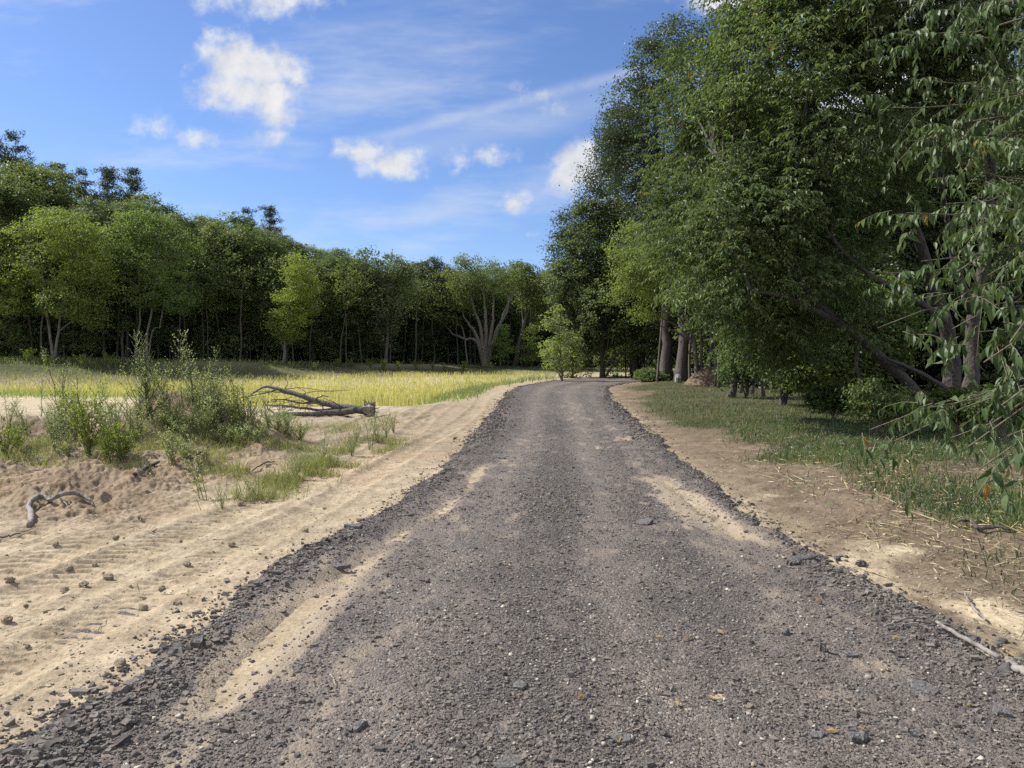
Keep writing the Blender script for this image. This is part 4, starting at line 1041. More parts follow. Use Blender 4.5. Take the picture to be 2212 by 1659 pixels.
WP = {'bushy': [weed_mesh(.95, 6, 8, 5, .052, .6) for _ in range(3)], 'fine': [weed_mesh(.75, 6, 8, 5, .036, .7) for _ in range(3)], 'low': [weed_mesh(.38, 11, 5, 5, .04, 1.1, lm='weed') for _ in range(2)], 'tall': [weed_mesh(1.25, 3, 13, 6, .035, .2, True) for _ in range(2)], 'bright': [weed_mesh(.5, 9, 6, 5, .055, .8, lm='weed_bright') for _ in range(2)]}
place_weed(weed_mesh(1.5, 5, 22, 8, .03, .14, True), gp(325, 905), 'tallest grey green weed, a feathery spire standing on the right sand mound', s=1.0)
place_weed(weed_mesh(1.42, 1, 12, 7, .05, .0, False, low=.35), gp(392, 880), 'open candelabra shaped weed standing right of the feathery spire')
place_weed(weed_mesh(1.5, 1, 12, 7, .042, .0, True, low=.45), gp(88, 900), 'single slim weed standing tall at the left behind the mound')
place_weed(weed_mesh(1.1, 1, 9, 5, .04, .0, False, low=.2), gp(180, 930), 'thin sparse weed stalk just left of the bright bushy weed')
place_weed(weed_mesh(1.05, 14, 9, 6, .06, .55, lm='weed_bright'), gp(190, 985), 'large bright green bushy weed in front of the left mound', s=1.0)
place_weed(weed_mesh(.6, 9, 7, 6, .06, .7, lm='weed_bright'), gp(262, 995), 'lower bright weed with a few yellow leaves right of the large bushy weed')
place_weed(weed_mesh(.62, 8, 7, 6, .055, .7, lm='weed_bright'), gp(15, 990), 'yellowing weed at the left edge of the picture on the soil bank')
place_weed(weed_mesh(.55, 7, 7, 6, .05, .5), gp(372, 1004), 'grey green weed at the foot of the bare sand face of the mound')
place_weed(weed_mesh(.6, 3, 9, 6, .045, .25), gp(440, 1080), 'small upright weed standing alone on the sand in front of the mound')
place_weed(weed_mesh(.75, 3, 8, 5, .03, .35), gp(800, 970), 'thin dark stalked weed at the far end of the grass strip')
GW = 'weeds covering the sand mounds'
WS = [(u0, v0, k0) for u0, v0, k0 in zip(R.uniform(335, 650, 22), R.uniform(900, 955, 22), ['fine', 'low'] * 11)] + [(u0, v0, 'fine') for u0, v0 in zip(R.uniform(60, 300, 14), R.uniform(925, 965, 14))] + [(60, 940, 'fine'), (20, 930, 'fine'), (110, 955, 'fine'), (140, 950, 'bushy'), (165, 960, 'bushy'), (230, 950, 'bushy'), (250, 965, 'fine'), (280, 930, 'fine'), (300, 900, 'bushy'), (320, 890, 'bushy'), (360, 890, 'fine'),
      (420, 900, 'tall'), (435, 920, 'bushy'), (450, 905, 'fine'), (465, 935, 'bushy'), (480, 915, 'bushy'), (500, 925, 'fine'), (510, 945, 'bushy'), (530, 930, 'bushy'), (545, 915, 'fine'), (560, 935, 'fine'), (580, 925, 'low'), (600, 930, 'low'),
      (440, 950, 'fine'), (470, 960, 'low'), (490, 965, 'low'), (520, 962, 'low'), (150, 985, 'low'), (120, 975, 'fine'), (40, 975, 'bright'), (560, 955, 'low'), (620, 938, 'low'), (455, 890, 'tall'), (515, 900, 'tall'),
      (210, 915, 'tall'), (165, 900, 'fine'), (240, 905, 'fine'), (130, 920, 'tall'), (575, 900, 'fine'), (540, 890, 'fine'), (235, 1000, 'bright'), (400, 1000, 'low'), (430, 880, 'bushy'), (475, 885, 'bushy'), (345, 880, 'fine')]
for u, v, k in WS:
    place_weed(WP[k][R.integers(0, len(WP[k]))], gp(u, v), 'grey green weed among the many others crowding the sand mounds on the left', GW, R.uniform(.75, 1.1), lean=-.05)
for u, v, s in [(1180, 822, 1), (1150, 826, .9), (1165, 824, 1.1), (1195, 821, .8), (1128, 828, .7), (1100, 836, .6), (1145, 824, .8)]:
    place_weed(WP['fine'][R.integers(0, 3)], gp(u, v), 'small weed growing on the field edge just left of the road bend', 'weeds along the field edge by the road bend', s)
for u, v in [(730, 792), (760, 794), (800, 796), (860, 800), (900, 800), (960, 803), (1000, 800), (680, 800), (830, 800), (935, 798), (1060, 800), (100, 790), (180, 795), (230, 792), (60, 785)]:
    p = gp(u, v); place_weed(WP['bright'][R.integers(0, 2)], p, 'low green weed clump at the foot of the far bank across the field', 'weed clumps along the far bank', R.uniform(1.4, 2.4))
# spindly weeds along the grass strip and the yellow field grasses' taller heads
for u, v, s in [(700, 1000, .8), (760, 985, .9), (640, 1040, .7), (815, 955, .8), (835, 945, .9), (480, 1100, .5), (545, 1075, .5), (770, 955, .6), (850, 935, .9)]:
    place_weed(WP['fine'][R.integers(0, 3)], gp(u, v), 'thin stalked small weed along the grass strip beside the sand track', 'small weeds along the grass strip', s * .8)

# ------------------------------------------------------------------ grasses
def grass_obj(name, label, x, y, h, w, lean, m, extra=None):
    g = Geo(); P = np.stack([x, y, np.maximum(h_ground(x, y), -9)], 1); blades(g, P - [0, 0, .01], h, w, lean)
    if extra: extra(g, P)
    o = link(name, g.mesh(name, M[m])); return tag(o, label, kind='stuff')
def cand(n, y0, y1, ulo, uhi):
    y = 1 / R.uniform(1 / y1, 1 / y0, n) if y1 / y0 > 1.5 else R.uniform(y0, y1, n)
    u = R.uniform(ulo, uhi, n); return (u - 1106) / F * y, y
# yellow field of thin stalks
x, y = cand(60000, 19, 62, -60, 1190); offl = xl(y) - x; d = y - yedge(x)
k = sstep(2.6, 4.2, offl) * (1 - sstep(-20, -12, d)) * sstep(-.35, .2, fbm(x * .16, y * .16, 3, 400) + .28 * sstep(26, 40, y) + .12 * sstep(-9, -4, x)) * sstep(23, 28, y)
k *= sstep(430, 560, x / y * F + 1106 + 500 * sstep(35, 41, y) + 90 * fbm(x * .3, y * .3, 2, 405))
ok = R.random(len(x)) < k; x, y = x[ok], y[ok]
def heads(g, P):
    n = len(P); i = R.random(n) < .5; q = P[i] + [0, 0, .3]
    leaves_diamond(g, q + R.normal(size=q.shape) * [.02, .02, .05], unit(R.normal(size=q.shape) * .25 + [0, 0, 1]), rand_dir(len(q)), R.uniform(.1, .24, len(q)), R.uniform(.02, .045, len(q)))
grass_obj('field_grass', 'yellow green thin stalked grass across the field', x, y, R.uniform(.25, .62, len(x)), R.uniform(.012, .022, len(x)) * (1 + y * .012), R.uniform(.02, .25, len(x)), 'crop', heads)
x, y = cand(70000, 24, 85, -60, 1260); offl = xl(y) - x; d = y - yedge(x)
k = sstep(1.2, 2.4, offl) * sstep(-26, -17, d + 6 * fbm(x * .12, y * .12, 2, 410)) * (1 - sstep(-3, 0, d)) * (.25 + .75 * sstep(-.2, .2, fbm(x * .2, y * .2, 3, 412)))
k2 = sstep(-14, -20, x) * sstep(36, 41, y + 3 * fbm(x * .3, y * .3, 2, 414)) * (1 - sstep(-3, 0, d))
k3 = sstep(.9, 1.6, offl) * (1 - sstep(2.5, 4.5, offl)) * sstep(26, 34, y) * .9
ok = R.random(len(x)) < np.clip(k + k2 + k3, 0, 1); x, y = x[ok], y[ok]
grass_obj('green_field_grass', 'green grass and herbs on the far side of the field', x, y, R.uniform(.12, .42, len(x)), R.uniform(.02, .045, len(x)), R.uniform(.1, .7, len(x)), 'field_green')
# right verge
x, y = cand(260000, 4.0, 60, 1250, 2500); tm_ = turf_mask(x, y); offr = x - xr(y)
ok = (R.random(len(x)) < np.clip(tm_ * 1.1 + .02 * (offr > .8), 0, 1)) & (x < 16)
x, y = x[ok], y[ok]
grass_obj('verge_grass', 'short green grass on the shaded right verge', x, y, np.clip(R.lognormal(-2.6, .42, len(x)), .03, .22), R.uniform(.004, .009, len(x)) * (1 + y * .05), R.uniform(.2, .9, len(x)), 'grass')
# strip of grass tufts left of the sand track
def strip(pts, n, wid):
    Pq = np.array([hit(u, v) for u, v in pts]); t = R.random(n) * (len(Pq) - 1); i = np.minimum(t.astype(int), len(Pq) - 2); f = (t - i)[:, None]
    q = Pq[i] * (1 - f) + Pq[i + 1] * f + R.normal(size=(n, 3)) * [wid, wid * 1.2, 0]
    cl = fbm(q[:, 0] * 2.4, q[:, 1] * 2.4, 2, 420) > .02
    return q[cl, 0], q[cl, 1]
X, Yy = [], []
for pts, n, wid in [([(590, 1058), (650, 1030), (720, 1005), (790, 975), (835, 955)], 8500, .26), ([(600, 975), (690, 955)], 1300, .16), ([(520, 1025), (565, 1010)], 1100, .2), ([(500, 1100), (580, 1075)], 700, .16), ([(640, 1000), (720, 960), (820, 925)], 1800, .32), ([(450, 1010), (480, 1000)], 500, .2), ([(120, 980), (300, 1000)], 1800, .5),
                    ([(420, 960), (600, 935)], 6000, .6), ([(330, 940), (640, 930)], 6000, .6), ([(60, 960), (300, 965)], 3000, .5), ([(20, 985), (60, 975)], 900, .3), ([(330, 1005), (400, 985)], 900, .25), ([(700, 930), (860, 905)], 1500, .4)]:
    a, b = strip(pts, n, wid); X.append(a); Yy.append(b)
x = np.concatenate(X); y = np.concatenate(Yy)
grass_obj('tuft_grass', 'tufts of dull green grass among the sand left of the track', x, y, np.clip(R.lognormal(-1.95, .35, len(x)), .05, .34), R.uniform(.004, .008, len(x)), R.uniform(.2, 1.0, len(x)), 'tuft')
# dry straw, lying flat, right verge and left soil
n = 20000; y = 1 / R.uniform(1 / 15, 1 / 3.2, n); u = R.uniform(1480, 2600, n); x = (u - 1106) / F * y; offr = x - xr(y)
ok = (R.random(n) < .9 * sstep(.15, 1.4, offr + .9 * fbm(x * 1.2, y * 1.2, 3, 430))) & (R.random(n) < .35 + .65 * (y < 13)); x, y = x[ok], y[ok]; nr = len(x)
n = 1300; y2 = 1 / R.uniform(1 / 15, 1 / 4, n); x2 = xl(y2) - R.uniform(.4, 7, n); ok = R.random(n) < .25 + .75 * lumps(x2, y2); x = np.concatenate([x, x2[ok]]); y = np.concatenate([y, y2[ok]])
P = np.stack([x, y, h_ground(x, y) + R.uniform(.004, .03, len(x))], 1); g = Geo(); n = len(P)
a = R.uniform(0, 6.283, n); D = np.stack([np.cos(a), np.sin(a), R.normal(.06, .16, n)], 1)
leaves_diamond(g, P, D, unit(R.normal(size=(n, 3)) * .5 + [0, 0, 1]), np.clip(R.lognormal(-2.1, .5, n), .04, .4), R.uniform(.004, .009, n) * (1 + y * .04), fold=.05)
tag(link('dry_straw', g.mesh('dry_straw', M['straw'])), 'dry straw and cut stalks lying on the brown verge', kind='stuff')
# small white flowers and clover specks in the verge grass
n = 2600; y = 1 / R.uniform(1 / 16, 1 / 5.5, n); x = xr(y) + R.uniform(.8, 6, n); ok = (turf_mask(x, y) > .5) & (R.random(n) < .4); x, y = x[ok], y[ok]
P = np.stack([x, y, h_ground(x, y) + R.uniform(.05, .12, len(x))], 1); g = Geo(); stones(g, P, np.full(len(P), .012)); M['petal'] = rough_mat('white petals', [(.55, .55, .5), (.7, .7, .66)], 60)
tag(link('clover_flowers', g.mesh('clover_flowers', M['petal'])), 'tiny white clover flowers in the verge grass', kind='stuff')

# ------------------------------------------------------------------ fallen tree, roots, sticks
b = hit(790, 897); Yb = b[1]; s = Yb / F
def rel(u, v, dy=0.0):
    return np.array([(u - 790) * s, dy, (897 - v) * s])
e = empty('fallen_tree', b, 'dead grey uprooted tree lying on the sand, its torn root plate to the right', 'fallen tree')
g = Geo()
T1 = wobble(spline([rel(793, 888, 0), rel(760, 884, .05), rel(735, 881, .1), rel(700, 874, .2), rel(660, 863, .3), rel(625, 852, .4), rel(590, 843, .5), rel(565, 838, .6), rel(545, 842, .7), rel(510, 862, .9)], 26), .006)
g.tube(T1, np.linspace(.115, .02, 26), 10, rough=.12)
T2 = wobble(spline([rel(770, 886, -.02), rel(740, 891, -.1), rel(710, 892, -.2), rel(680, 894, -.3), rel(645, 893, -.35), rel(605, 896, -.4)], 20), .006); g.tube(T2, np.linspace(.1, .05, 20), 10, rough=.12)
link('trunk', g.mesh('trunk', M['fallen_bark'], smooth=True), e)
g = Geo()
for pts, r0 in [([(735, 884, .1), (690, 888, .2), (650, 884, .3), (600, 880, .4), (560, 876, .5)], .055), ([(712, 878, .2), (680, 872, .3), (640, 874, .4), (600, 866, .5), (570, 868, .6)], .045), ([(690, 872, .2), (680, 862, .1), (700, 856, .0), (712, 858, 0)], .03), ([(640, 856, .3), (660, 850, .4), (690, 848, .6), (740, 846, .8)], .014),
                ([(660, 864, .3), (620, 856, .6), (570, 850, .8), (520, 850, 1.0)], .035), ([(600, 846, .5), (610, 830, .5), (600, 818, .6)], .014), ([(590, 843, .5), (560, 852, .4), (530, 858, .3), (490, 866, .2)], .03), ([(610, 895, -.4), (590, 885, -.3), (580, 870, -.3)], .03), ([(620, 893, -.4), (640, 882, -.5), (650, 870, -.5)], .02), ([(690, 893, -.2), (705, 880, -.35), (690, 868, -.4), (668, 878, -.4)], .02),
                ([(650, 860, .3), (655, 848, .2), (640, 838, .1)], .012), ([(565, 838, .6), (575, 828, .6), (565, 815, .7)], .01), ([(740, 880, 0), (720, 868, -.1), (705, 860, -.2)], .02), ([(600, 843, .6), (640, 842, .9), (700, 852, 1.2)], .012)]:
    g.tube(wobble(spline([rel(*q) for q in pts], 12), .008), np.linspace(r0, max(.006, r0 * .3), 12), 6, rough=.1)
for k in range(46):
    p0 = rel(R.uniform(570, 660), R.uniform(866, 892), R.uniform(-.4, .5)); g.tube(wobble(bez(p0, p0 + R.normal(size=3) * .15, p0 + R.normal(size=3) * [.4, .3, .15] + [0, 0, .06], 5), .01), np.linspace(.01, .003, 5), 4, cap=False)
link('branches', g.mesh('branches', M['fallen_bark'], smooth=True), e)
g = Geo(); c = rel(797, 886)
for k in range(120):
    d = unit(R.normal(size=3) * [.55, 1, 1.15] + [.35, 0, .15]); l = R.uniform(.1, .3)
    g.tube(wobble(bez(c + R.normal(size=3) * .05, c + d * l * .6, c + d * l + R.normal(size=3) * .07, 5), .012), np.linspace(R.uniform(.012, .035), .004, 5), 5, cap=False)
ball = rock_mesh('root_soil', (.3, .36, .36), M['deadwood'], .6, seed=11)
o = link('root_plate', g.mesh('root_plate', M['fallen_bark'], smooth=True), e); o2 = link('root_soil', ball, o); o2.location = tuple(c)

def wood_piece(name, label, cat, pts, radii, m, n=18, sides=8, wob=.004, branches=()):
    P = [np.array(surf(u, v)) + [0, 0, dz] for u, v, dz in pts]; b0 = P[0].copy()
    g = Geo(); Q = wobble(spline(P, n), wob) - b0; g.tube(Q, np.interp(np.linspace(0, 1, n), np.linspace(0, 1, len(radii)), radii), sides, rough=.1)
    for bp, br in branches:
        B = [np.array(surf(u, v)) + [0, 0, dz] for u, v, dz in bp]; g.tube(wobble(spline(B, 10), wob) - b0, np.linspace(br, br * .4, 10), 6, rough=.1)
    o = link(name, g.mesh(name, M[m], smooth=True), None, b0); return tag(o, label, cat)
wood_piece('root', 'curved grey root arching out of the sand at the left', 'root', [(64, 1140, .02), (68, 1122, .06), (62, 1108, .05), (75, 1092, .07), (95, 1086, .06), (110, 1088, .04), (135, 1082, .06), (165, 1080, .07), (190, 1088, .05), (203, 1096, .0)], [.03, .03, .027, .03, .027, .02, .024, .027, .02, .01], 'deadwood', n=30, branches=[([(125, 1084, .05), (140, 1094, .03), (150, 1098, .0)], .01)])
wood_piece('stick', 'long grey weathered pole lying along the right road edge', 'stick', [(2022, 1362, .05), (2060, 1385, .045), (2110, 1410, .04), (2160, 1436, .035)], [.008, .012, .013, .012], 'deadwood', wob=.002)
wood_piece('stick', 'dark thick stick end poking in at the right edge below the grey pole', 'stick', [(2175, 1440, .03), (2200, 1458, .03), (2240, 1480, .03)], [.016, .02, .02], 'deadwood')
wood_piece('stick', 'thin forked grey twig lying left of the grey pole on the gravel', 'stick', [(1910, 1365, .03), (1950, 1352, .04), (1990, 1345, .03), (2022, 1352, .02)], [.005, .006, .006, .003], 'deadwood', branches=[([(1950, 1358, .03), (1985, 1360, .03), (2010, 1368, .02)], .004)])
wood_piece('stick', 'short brown curved stick lying on the straw at the far right', 'stick', [(2068, 1137, .05), (2098, 1140, .06), (2112, 1150, .04), (2150, 1150, .04), (2180, 1152, .03)], [.012, .018, .02, .014, .01], 'bark_dark')
wood_piece('stick', 'grey twig lying across the straw right of the pale sand patches', 'stick', [(2082, 1292, .03), (2100, 1320, .03), (2130, 1350, .02)], [.006, .009, .007], 'deadwood', branches=[([(2082, 1292, .03), (2050, 1275, .02)], .004)])
wood_piece('stick', 'dark short stick on the dug soil below the mound', 'stick', [(290, 1030, .03), (320, 1015, .04), (345, 1005, .05)], [.02, .03, .015], 'bark_dark')
wood_piece('stick', 'dark stick leaning in the weeds at the foot of the bare sand face', 'stick', [(405, 1000, .03), (435, 985, .06), (460, 970, .1)], [.012, .02, .008], 'bark_dark')
wood_piece('stick', 'thin dark twig on the sand at the left edge below the grey root', 'stick', [(-10, 1168, .02), (30, 1160, .02), (70, 1150, .02)], [.006, .007, .003], 'bark_dark')
wood_piece('stick', 'small dark twig on the sand between the grass tufts', 'stick', [(545, 1020, .02), (570, 1008, .03), (595, 1000, .02)], [.008, .012, .005], 'bark_dark')
wood_piece('stick', 'thin arched dead branch rising from the grass at the right edge', 'stick', [(2090, 1105, .02), (2140, 1075, .18), (2225, 1110, .2)], [.006, .007, .004], 'bark_dark')
wood_piece('stick', 'thin straw coloured twig on the dark gravel near the bottom centre', 'stick', [(1310, 1594, .012), (1350, 1586, .014), (1392, 1583, .012)], [.003, .004, .002], 'deadwood_pale')
wood_piece('stick', 'tiny pale twig standing out on the gravel left of centre', 'stick', [(712, 1462, .012), (720, 1475, .014), (726, 1490, .012)], [.003, .003, .002], 'deadwood_pale')

# sand pile and rock by the two thick trunks
def heap(name, label, cat, u, v, Y, w, h, d, m):
    b = at(u, v, Y); b[2] = gz(b[0], b[1]); n = 46
    t = np.linspace(-1.15, 1.15, n); A, B = np.meshgrid(t, t); r = np.sqrt(A * A + B * B)
    z = np.maximum(0, 1 - r) ** .85 * h * (1 + .25 * fbm(A * 3, B * 3, 3, 500)) + .05 * fbm(A * 12, B * 12, 3, 501) * h - .06
    i = (np.arange(n - 1)[:, None] * n + np.arange(n - 1)[None]).ravel()
    me = new_mesh(name, np.stack([A.ravel() * w / 2, B.ravel() * d / 2, z.ravel()], 1), [np.stack([i, i + 1, i + n + 1, i + n], 1)], m, smooth=True)
    return tag(link(name, me, None, b), label, cat)
M['pile'] = rough_mat('shade darkened sand', [(.11, .08, .058), (.18, .132, .095)], 9, island=False, bump=.8)  # sand colour darkened to carry the shade the pile lies in
heap('sand_pile', 'brown heap of sand beside the thick ridged trunks in the shade', 'sand pile', 1528, 838, 40, 2.6, 1.25, 2.0, M['pile'])
b = at(1466, 832, 44); b[2] = gz(b[0], b[1]) + .18
o = link('rock', rock_mesh('rock', (.42, .4, .62), M['rock'], .3, seed=21), None, b); tag(o, 'pale upright rock leaning at the foot of the right ridged trunk', 'rock')

# fallen leaves on the road, a few
g = Geo(); n = 26; y = 1 / R.uniform(1 / 9, 1 / 2.9, n); x = xl(y) + (xr(y) - xl(y)) * R.uniform(.3, 1.1, n); P = np.stack([x, y, np.maximum(h_road(x, y), h_ground(x, y)) + .012], 1)
M['dead_leaf'] = leaf_mat('fallen leaves', [(.3, .17, .05), (.4, .28, .12), (.22, .14, .07)], .2)
leaves_fold(g, P, unit(R.normal(size=(n, 3)) * [1, 1, .1]), unit(R.normal(size=(n, 3)) * .3 + [0, 0, 1]), R.uniform(.03, .06, n), R.uniform(.015, .03, n))
tag(link('fallen_leaves', g.mesh('fallen_leaves', M['dead_leaf'])), 'a few curled fallen leaves on the road', kind='stuff')

# ------------------------------------------------------------------ sky and light
SUN_AZ = math.radians(-72); SUN_EL = math.radians(45)
w = bpy.data.worlds.new('World'); scene.world = w; w.use_nodes = True; nt = w.node_tree; nt.nodes.clear()
sky = N(nt, 'ShaderNodeTexSky'); sky.sky_type = 'NISHITA'; sky.sun_disc = False; sky.sun_elevation = SUN_EL; sky.sun_rotation = SUN_AZ % (2 * math.pi)
sky.air_density = 1.0; sky.dust_density = .35; sky.ozone_density = 3.0; sky.altitude = 200
tc = N(nt, 'ShaderNodeTexCoord'); sx = N(nt, 'ShaderNodeSeparateXYZ'); nt.links.new(tc.outputs['Generated'], sx.inputs[0])
yy = math_n(nt, 'MAXIMUM', sx.outputs[1], .02)
px = math_n(nt, 'DIVIDE', sx.outputs[0], yy); pz = math_n(nt, 'DIVIDE', sx.outputs[2], yy)
cb = N(nt, 'ShaderNodeCombineXYZ'); nt.links.new(px, cb.inputs[0]); nt.links.new(pz, cb.inputs[1])
front = math_n(nt, 'GREATER_THAN', sx.outputs[1], .05)
# fluffy detail shared by all cumulus
def wnoise(scale, detail, rough, offs=(0, 0, 0), sc=(1, 1, 1), rot=0):
    mp = N(nt, 'ShaderNodeMapping'); mp.inputs['Location'].default_value = offs; mp.inputs['Scale'].default_value = sc; mp.inputs['Rotation'].default_value = (0, 0, rot)
    nt.links.new(cb.outputs[0], mp.inputs[0]); n = N(nt, 'ShaderNodeTexNoise', Scale=scale, Detail=detail, Roughness=rough); nt.links.new(mp.outputs[0], n.inputs[0]); return n.outputs[0]
det = wnoise(13, 7, .6); det_s = wnoise(13, 7, .6, (.012, -.012, 0)); fine = wnoise(42, 4, .6, (3, 1, 0))
BL = [(500, 130, 75, 55, 1), (455, 110, 40, 26, .8), (560, 150, 80, 55, 1), (590, 210, 60, 50, 1), (610, 250, 50, 26, .9), (470, 190, 50, 40, .9), (520, 195, 55, 50, .9), (640, 170, 30, 30, .7), (455, 215, 30, 22, .6),
      (790, 330, 55, 28, .95), (840, 358, 60, 30, .95), (745, 325, 30, 26, .7), (1040, 338, 65, 20, .5), (1000, 345, 30, 22, .45), (1240, 350, 50, 45, 1.1), (1215, 385, 34, 40, 1.0), (1260, 320, 30, 24, .9), (1108, 440, 30, 24, .7), (1095, 425, 18, 16, .5),
      (428, 300, 42, 22, .75), (340, 280, 40, 20, .42), (590, 5, 90, 34, .72), (500, -5, 60, 24, .6), (640, 20, 60, 30, .4), (1585, 8, 80, 34, .9), (1170, 215, 40, 30, .28), (1140, 505, 24, 10, .3), (985, 370, 14, 10, .3), (595, 290, 40, 14, .3),
      (1850, 420, 260, 240, 1.3), (2150, 450, 260, 240, 1.3), (1950, 200, 200, 160, .9)]
acc = None
for u, v, ru, rv, st in BL:
    c = at(u, v, 1.0); cx, cz = c[0], c[2] - CAM_Z
    mp = N(nt, 'ShaderNodeMapping'); sc = (F / ru, F / rv, 1); mp.inputs['Scale'].default_value = sc; mp.inputs['Location'].default_value = (-cx * sc[0], -cz * sc[1], 0)
    nt.links.new(cb.outputs[0], mp.inputs[0]); ln = N(nt, 'ShaderNodeVectorMath'); ln.operation = 'LENGTH'; nt.links.new(mp.outputs[0], ln.inputs[0])
    q = math_n(nt, 'MULTIPLY', math_n(nt, 'SUBTRACT', 1.42, ln.outputs['Value']), st)
    acc = q if acc is None else math_n(nt, 'SMOOTH_MAX', acc, q, .25)
edge_ = math_n(nt, 'ADD', math_n(nt, 'MULTIPLY', math_n(nt, 'SUBTRACT', det, .5), 3.2), math_n(nt, 'MULTIPLY', math_n(nt, 'SUBTRACT', fine, .5), .9))
raw = math_n(nt, 'ADD', acc, edge_)
mr = N(nt, 'ShaderNodeMapRange'); mr.interpolation_type = 'SMOOTHSTEP'; mr.inputs['From Min'].default_value = .0; mr.inputs['From Max'].default_value = 1.15; nt.links.new(raw, mr.inputs['Value'])
cum = math_n(nt, 'MULTIPLY', mr.outputs[0], front)
# cirrus veils and the old trail
ci = wnoise(2.6, 8, .62, (1.3, 4, 0), (1, 4.2, 1), .12); ci2 = wnoise(1.5, 3, .5, (7, 2, 0)); 
cm = N(nt, 'ShaderNodeMapRange'); cm.interpolation_type = 'SMOOTHSTEP'; cm.inputs['From Min'].default_value = .45; cm.inputs['From Max'].default_value = .8; nt.links.new(ci, cm.inputs['Value'])
c2 = N(nt, 'ShaderNodeMapRange'); c2.inputs['From Min'].default_value = .36; c2.inputs['From Max'].default_value = .66; nt.links.new(ci2, c2.inputs['Value'])
cir = math_n(nt, 'MULTIPLY', math_n(nt, 'MULTIPLY', cm.outputs[0], c2.outputs[0]), .95)
# trail: a band along a line, in the same angular plane
a0 = at(700, 328, 1.0); a1 = at(1330, 165, 1.0); ang = math.atan2(a1[2] - a0[2], a1[0] - a0[0]); ca, sa = math.cos(ang), math.sin(ang)
dist = math_n(nt, 'ADD', math_n(nt, 'MULTIPLY', math_n(nt, 'SUBTRACT', px, float(a0[0])), -sa), math_n(nt, 'MULTIPLY', math_n(nt, 'SUBTRACT', pz, float(a0[2] - CAM_Z)), ca))
along = math_n(nt, 'ADD', math_n(nt, 'MULTIPLY', math_n(nt, 'SUBTRACT', px, float(a0[0])), ca), math_n(nt, 'MULTIPLY', math_n(nt, 'SUBTRACT', pz, float(a0[2] - CAM_Z)), sa))
def band(off, wd):
    q = math_n(nt, 'DIVIDE', math_n(nt, 'SUBTRACT', dist, off), wd); return math_n(nt, 'EXPONENT', math_n(nt, 'MULTIPLY', math_n(nt, 'MULTIPLY', q, q), -1.0))
al = N(nt, 'ShaderNodeMapRange'); al.interpolation_type = 'SMOOTHSTEP'; al.inputs['From Min'].default_value = .0; al.inputs['From Max'].default_value = .12; nt.links.new(along, al.inputs['Value'])
tn = wnoise(30, 5, .6, (2, 6, 0))
tr_ = math_n(nt, 'MULTIPLY', math_n(nt, 'ADD', math_n(nt, 'MULTIPLY', band(.0, .008), math_n(nt, 'MULTIPLY', tn, .55)), math_n(nt, 'MULTIPLY', band(-.028, .02), .2)), al.outputs[0])
al2 = N(nt, 'ShaderNodeMapRange'); al2.inputs['From Min'].default_value = .1; al2.inputs['From Max'].default_value = .75; nt.links.new(px, al2.inputs['Value'])
cir = math_n(nt, 'MULTIPLY', math_n(nt, 'ADD', cir, tr_), front)
# puffs are brighter on the side towards the sun (up and left)
lit = math_n(nt, 'ADD', .5, math_n(nt, 'MULTIPLY', math_n(nt, 'SUBTRACT', det, det_s), 2.4), clamp=True)
thick = N(nt, 'ShaderNodeMapRange'); thick.inputs['From Min'].default_value = .5; thick.inputs['From Max'].default_value = 1.9; nt.links.new(raw, thick.inputs['Value'])
cc = ramp(nt, [(0, (4.0, 4.3, 4.9)), (.6, (5.6, 5.7, 5.9)), (1, (6.5, 6.5, 6.5))], lit)
cc = mixc(nt, math_n(nt, 'MULTIPLY', thick.outputs[0], .25), cc, (4.7, 4.9, 5.3))
skyc = mixc(nt, 1.0, sky.outputs[0], (.77, .85, 1.06), 'MULTIPLY')
col = mixc(nt, cir, skyc, (5.2, 5.5, 6.1)); col = mixc(nt, cum, col, cc)
nb = N(nt, 'ShaderNodeTexNoise', Scale=2.4, Detail=6.0, Roughness=.6); nt.links.new(tc.outputs['Generated'], nb.inputs[0])  # unseen bright clouds behind the camera, added as soft fill light
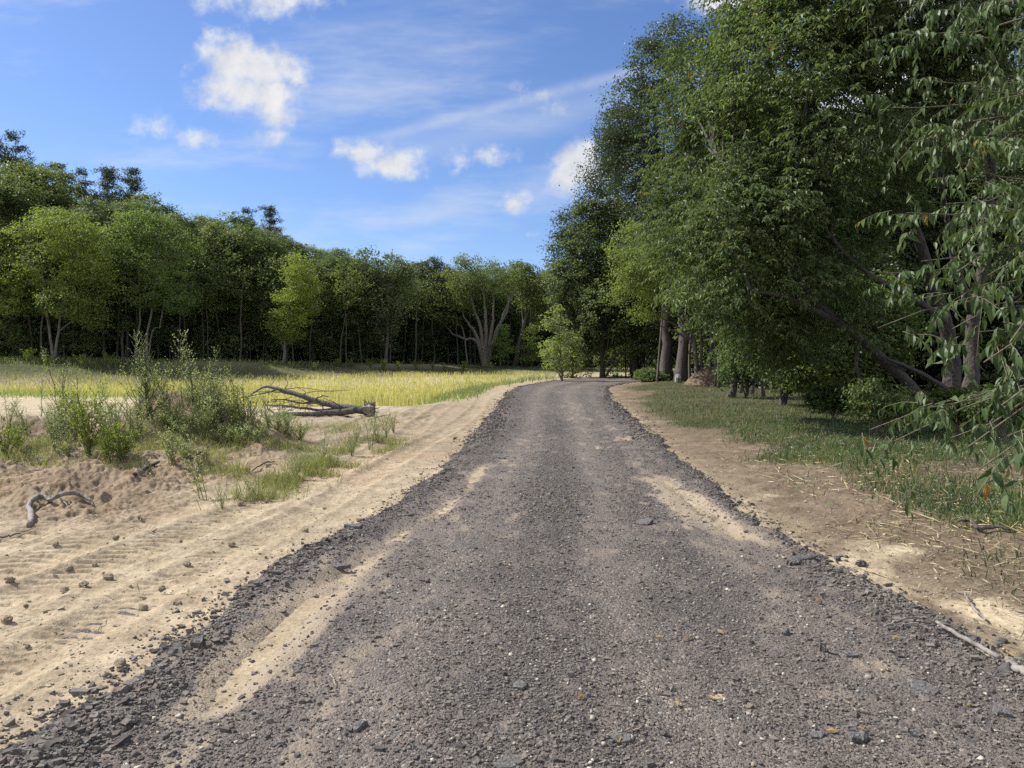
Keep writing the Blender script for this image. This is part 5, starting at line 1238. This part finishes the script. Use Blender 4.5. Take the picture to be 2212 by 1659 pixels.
bm_ = N(nt, 'ShaderNodeMapRange'); bm_.interpolation_type = 'SMOOTHSTEP'; bm_.inputs['From Min'].default_value = .42; bm_.inputs['From Max'].default_value = .56; nt.links.new(nb.outputs[0], bm_.inputs['Value'])
by = N(nt, 'ShaderNodeMapRange'); by.inputs['From Min'].default_value = .12; by.inputs['From Max'].default_value = -.15; nt.links.new(sx.outputs[1], by.inputs['Value'])
col = mixc(nt, math_n(nt, 'MULTIPLY', math_n(nt, 'MULTIPLY', bm_.outputs[0], by.outputs[0]), math_n(nt, 'GREATER_THAN', sx.outputs[2], .0)), col, (7.0, 7.0, 7.1))
bg = N(nt, 'ShaderNodeBackground', Strength=.1); nt.links.new(col, bg.inputs[0])
wo = nt.nodes.new('ShaderNodeOutputWorld'); nt.links.new(bg.outputs[0], wo.inputs[0])
w.cycles.sampling_method = 'MANUAL'; w.cycles.sample_map_resolution = 512

sd = bpy.data.lights.new('sun', 'SUN'); sd.energy = 5.0; sd.angle = math.radians(.53); sd.color = (1, .95, .87)
so = bpy.data.objects.new('sun', sd); COL.objects.link(so)
dirv = Vector((math.sin(SUN_AZ) * math.cos(SUN_EL), math.cos(SUN_AZ) * math.cos(SUN_EL), math.sin(SUN_EL)))
so.rotation_euler = (-dirv).to_track_quat('-Z', 'Y').to_euler(); so.location = dirv * 60

cd = bpy.data.cameras.new('camera'); co = bpy.data.objects.new('camera', cd); COL.objects.link(co)
co.location = (0, 0, CAM_Z); co.rotation_euler = (math.pi / 2 - PITCH, 0, 0)
cd.sensor_width = 36; cd.lens = 36 * F / 2212; cd.clip_start = .05; cd.clip_end = 3000
scene.camera = co
scene.view_settings.view_transform = 'Standard'; scene.view_settings.look = 'None'; scene.view_settings.exposure = 0.55; scene.view_settings.gamma = 1.0
cy = scene.cycles; cy.use_denoising = False
cy.max_bounces = 7; cy.diffuse_bounces = 3; cy.glossy_bounces = 2; cy.transmission_bounces = 4; cy.transparent_max_bounces = 4; cy.caustics_reflective = False; cy.caustics_refractive = False
cy.sample_clamp_indirect = 6
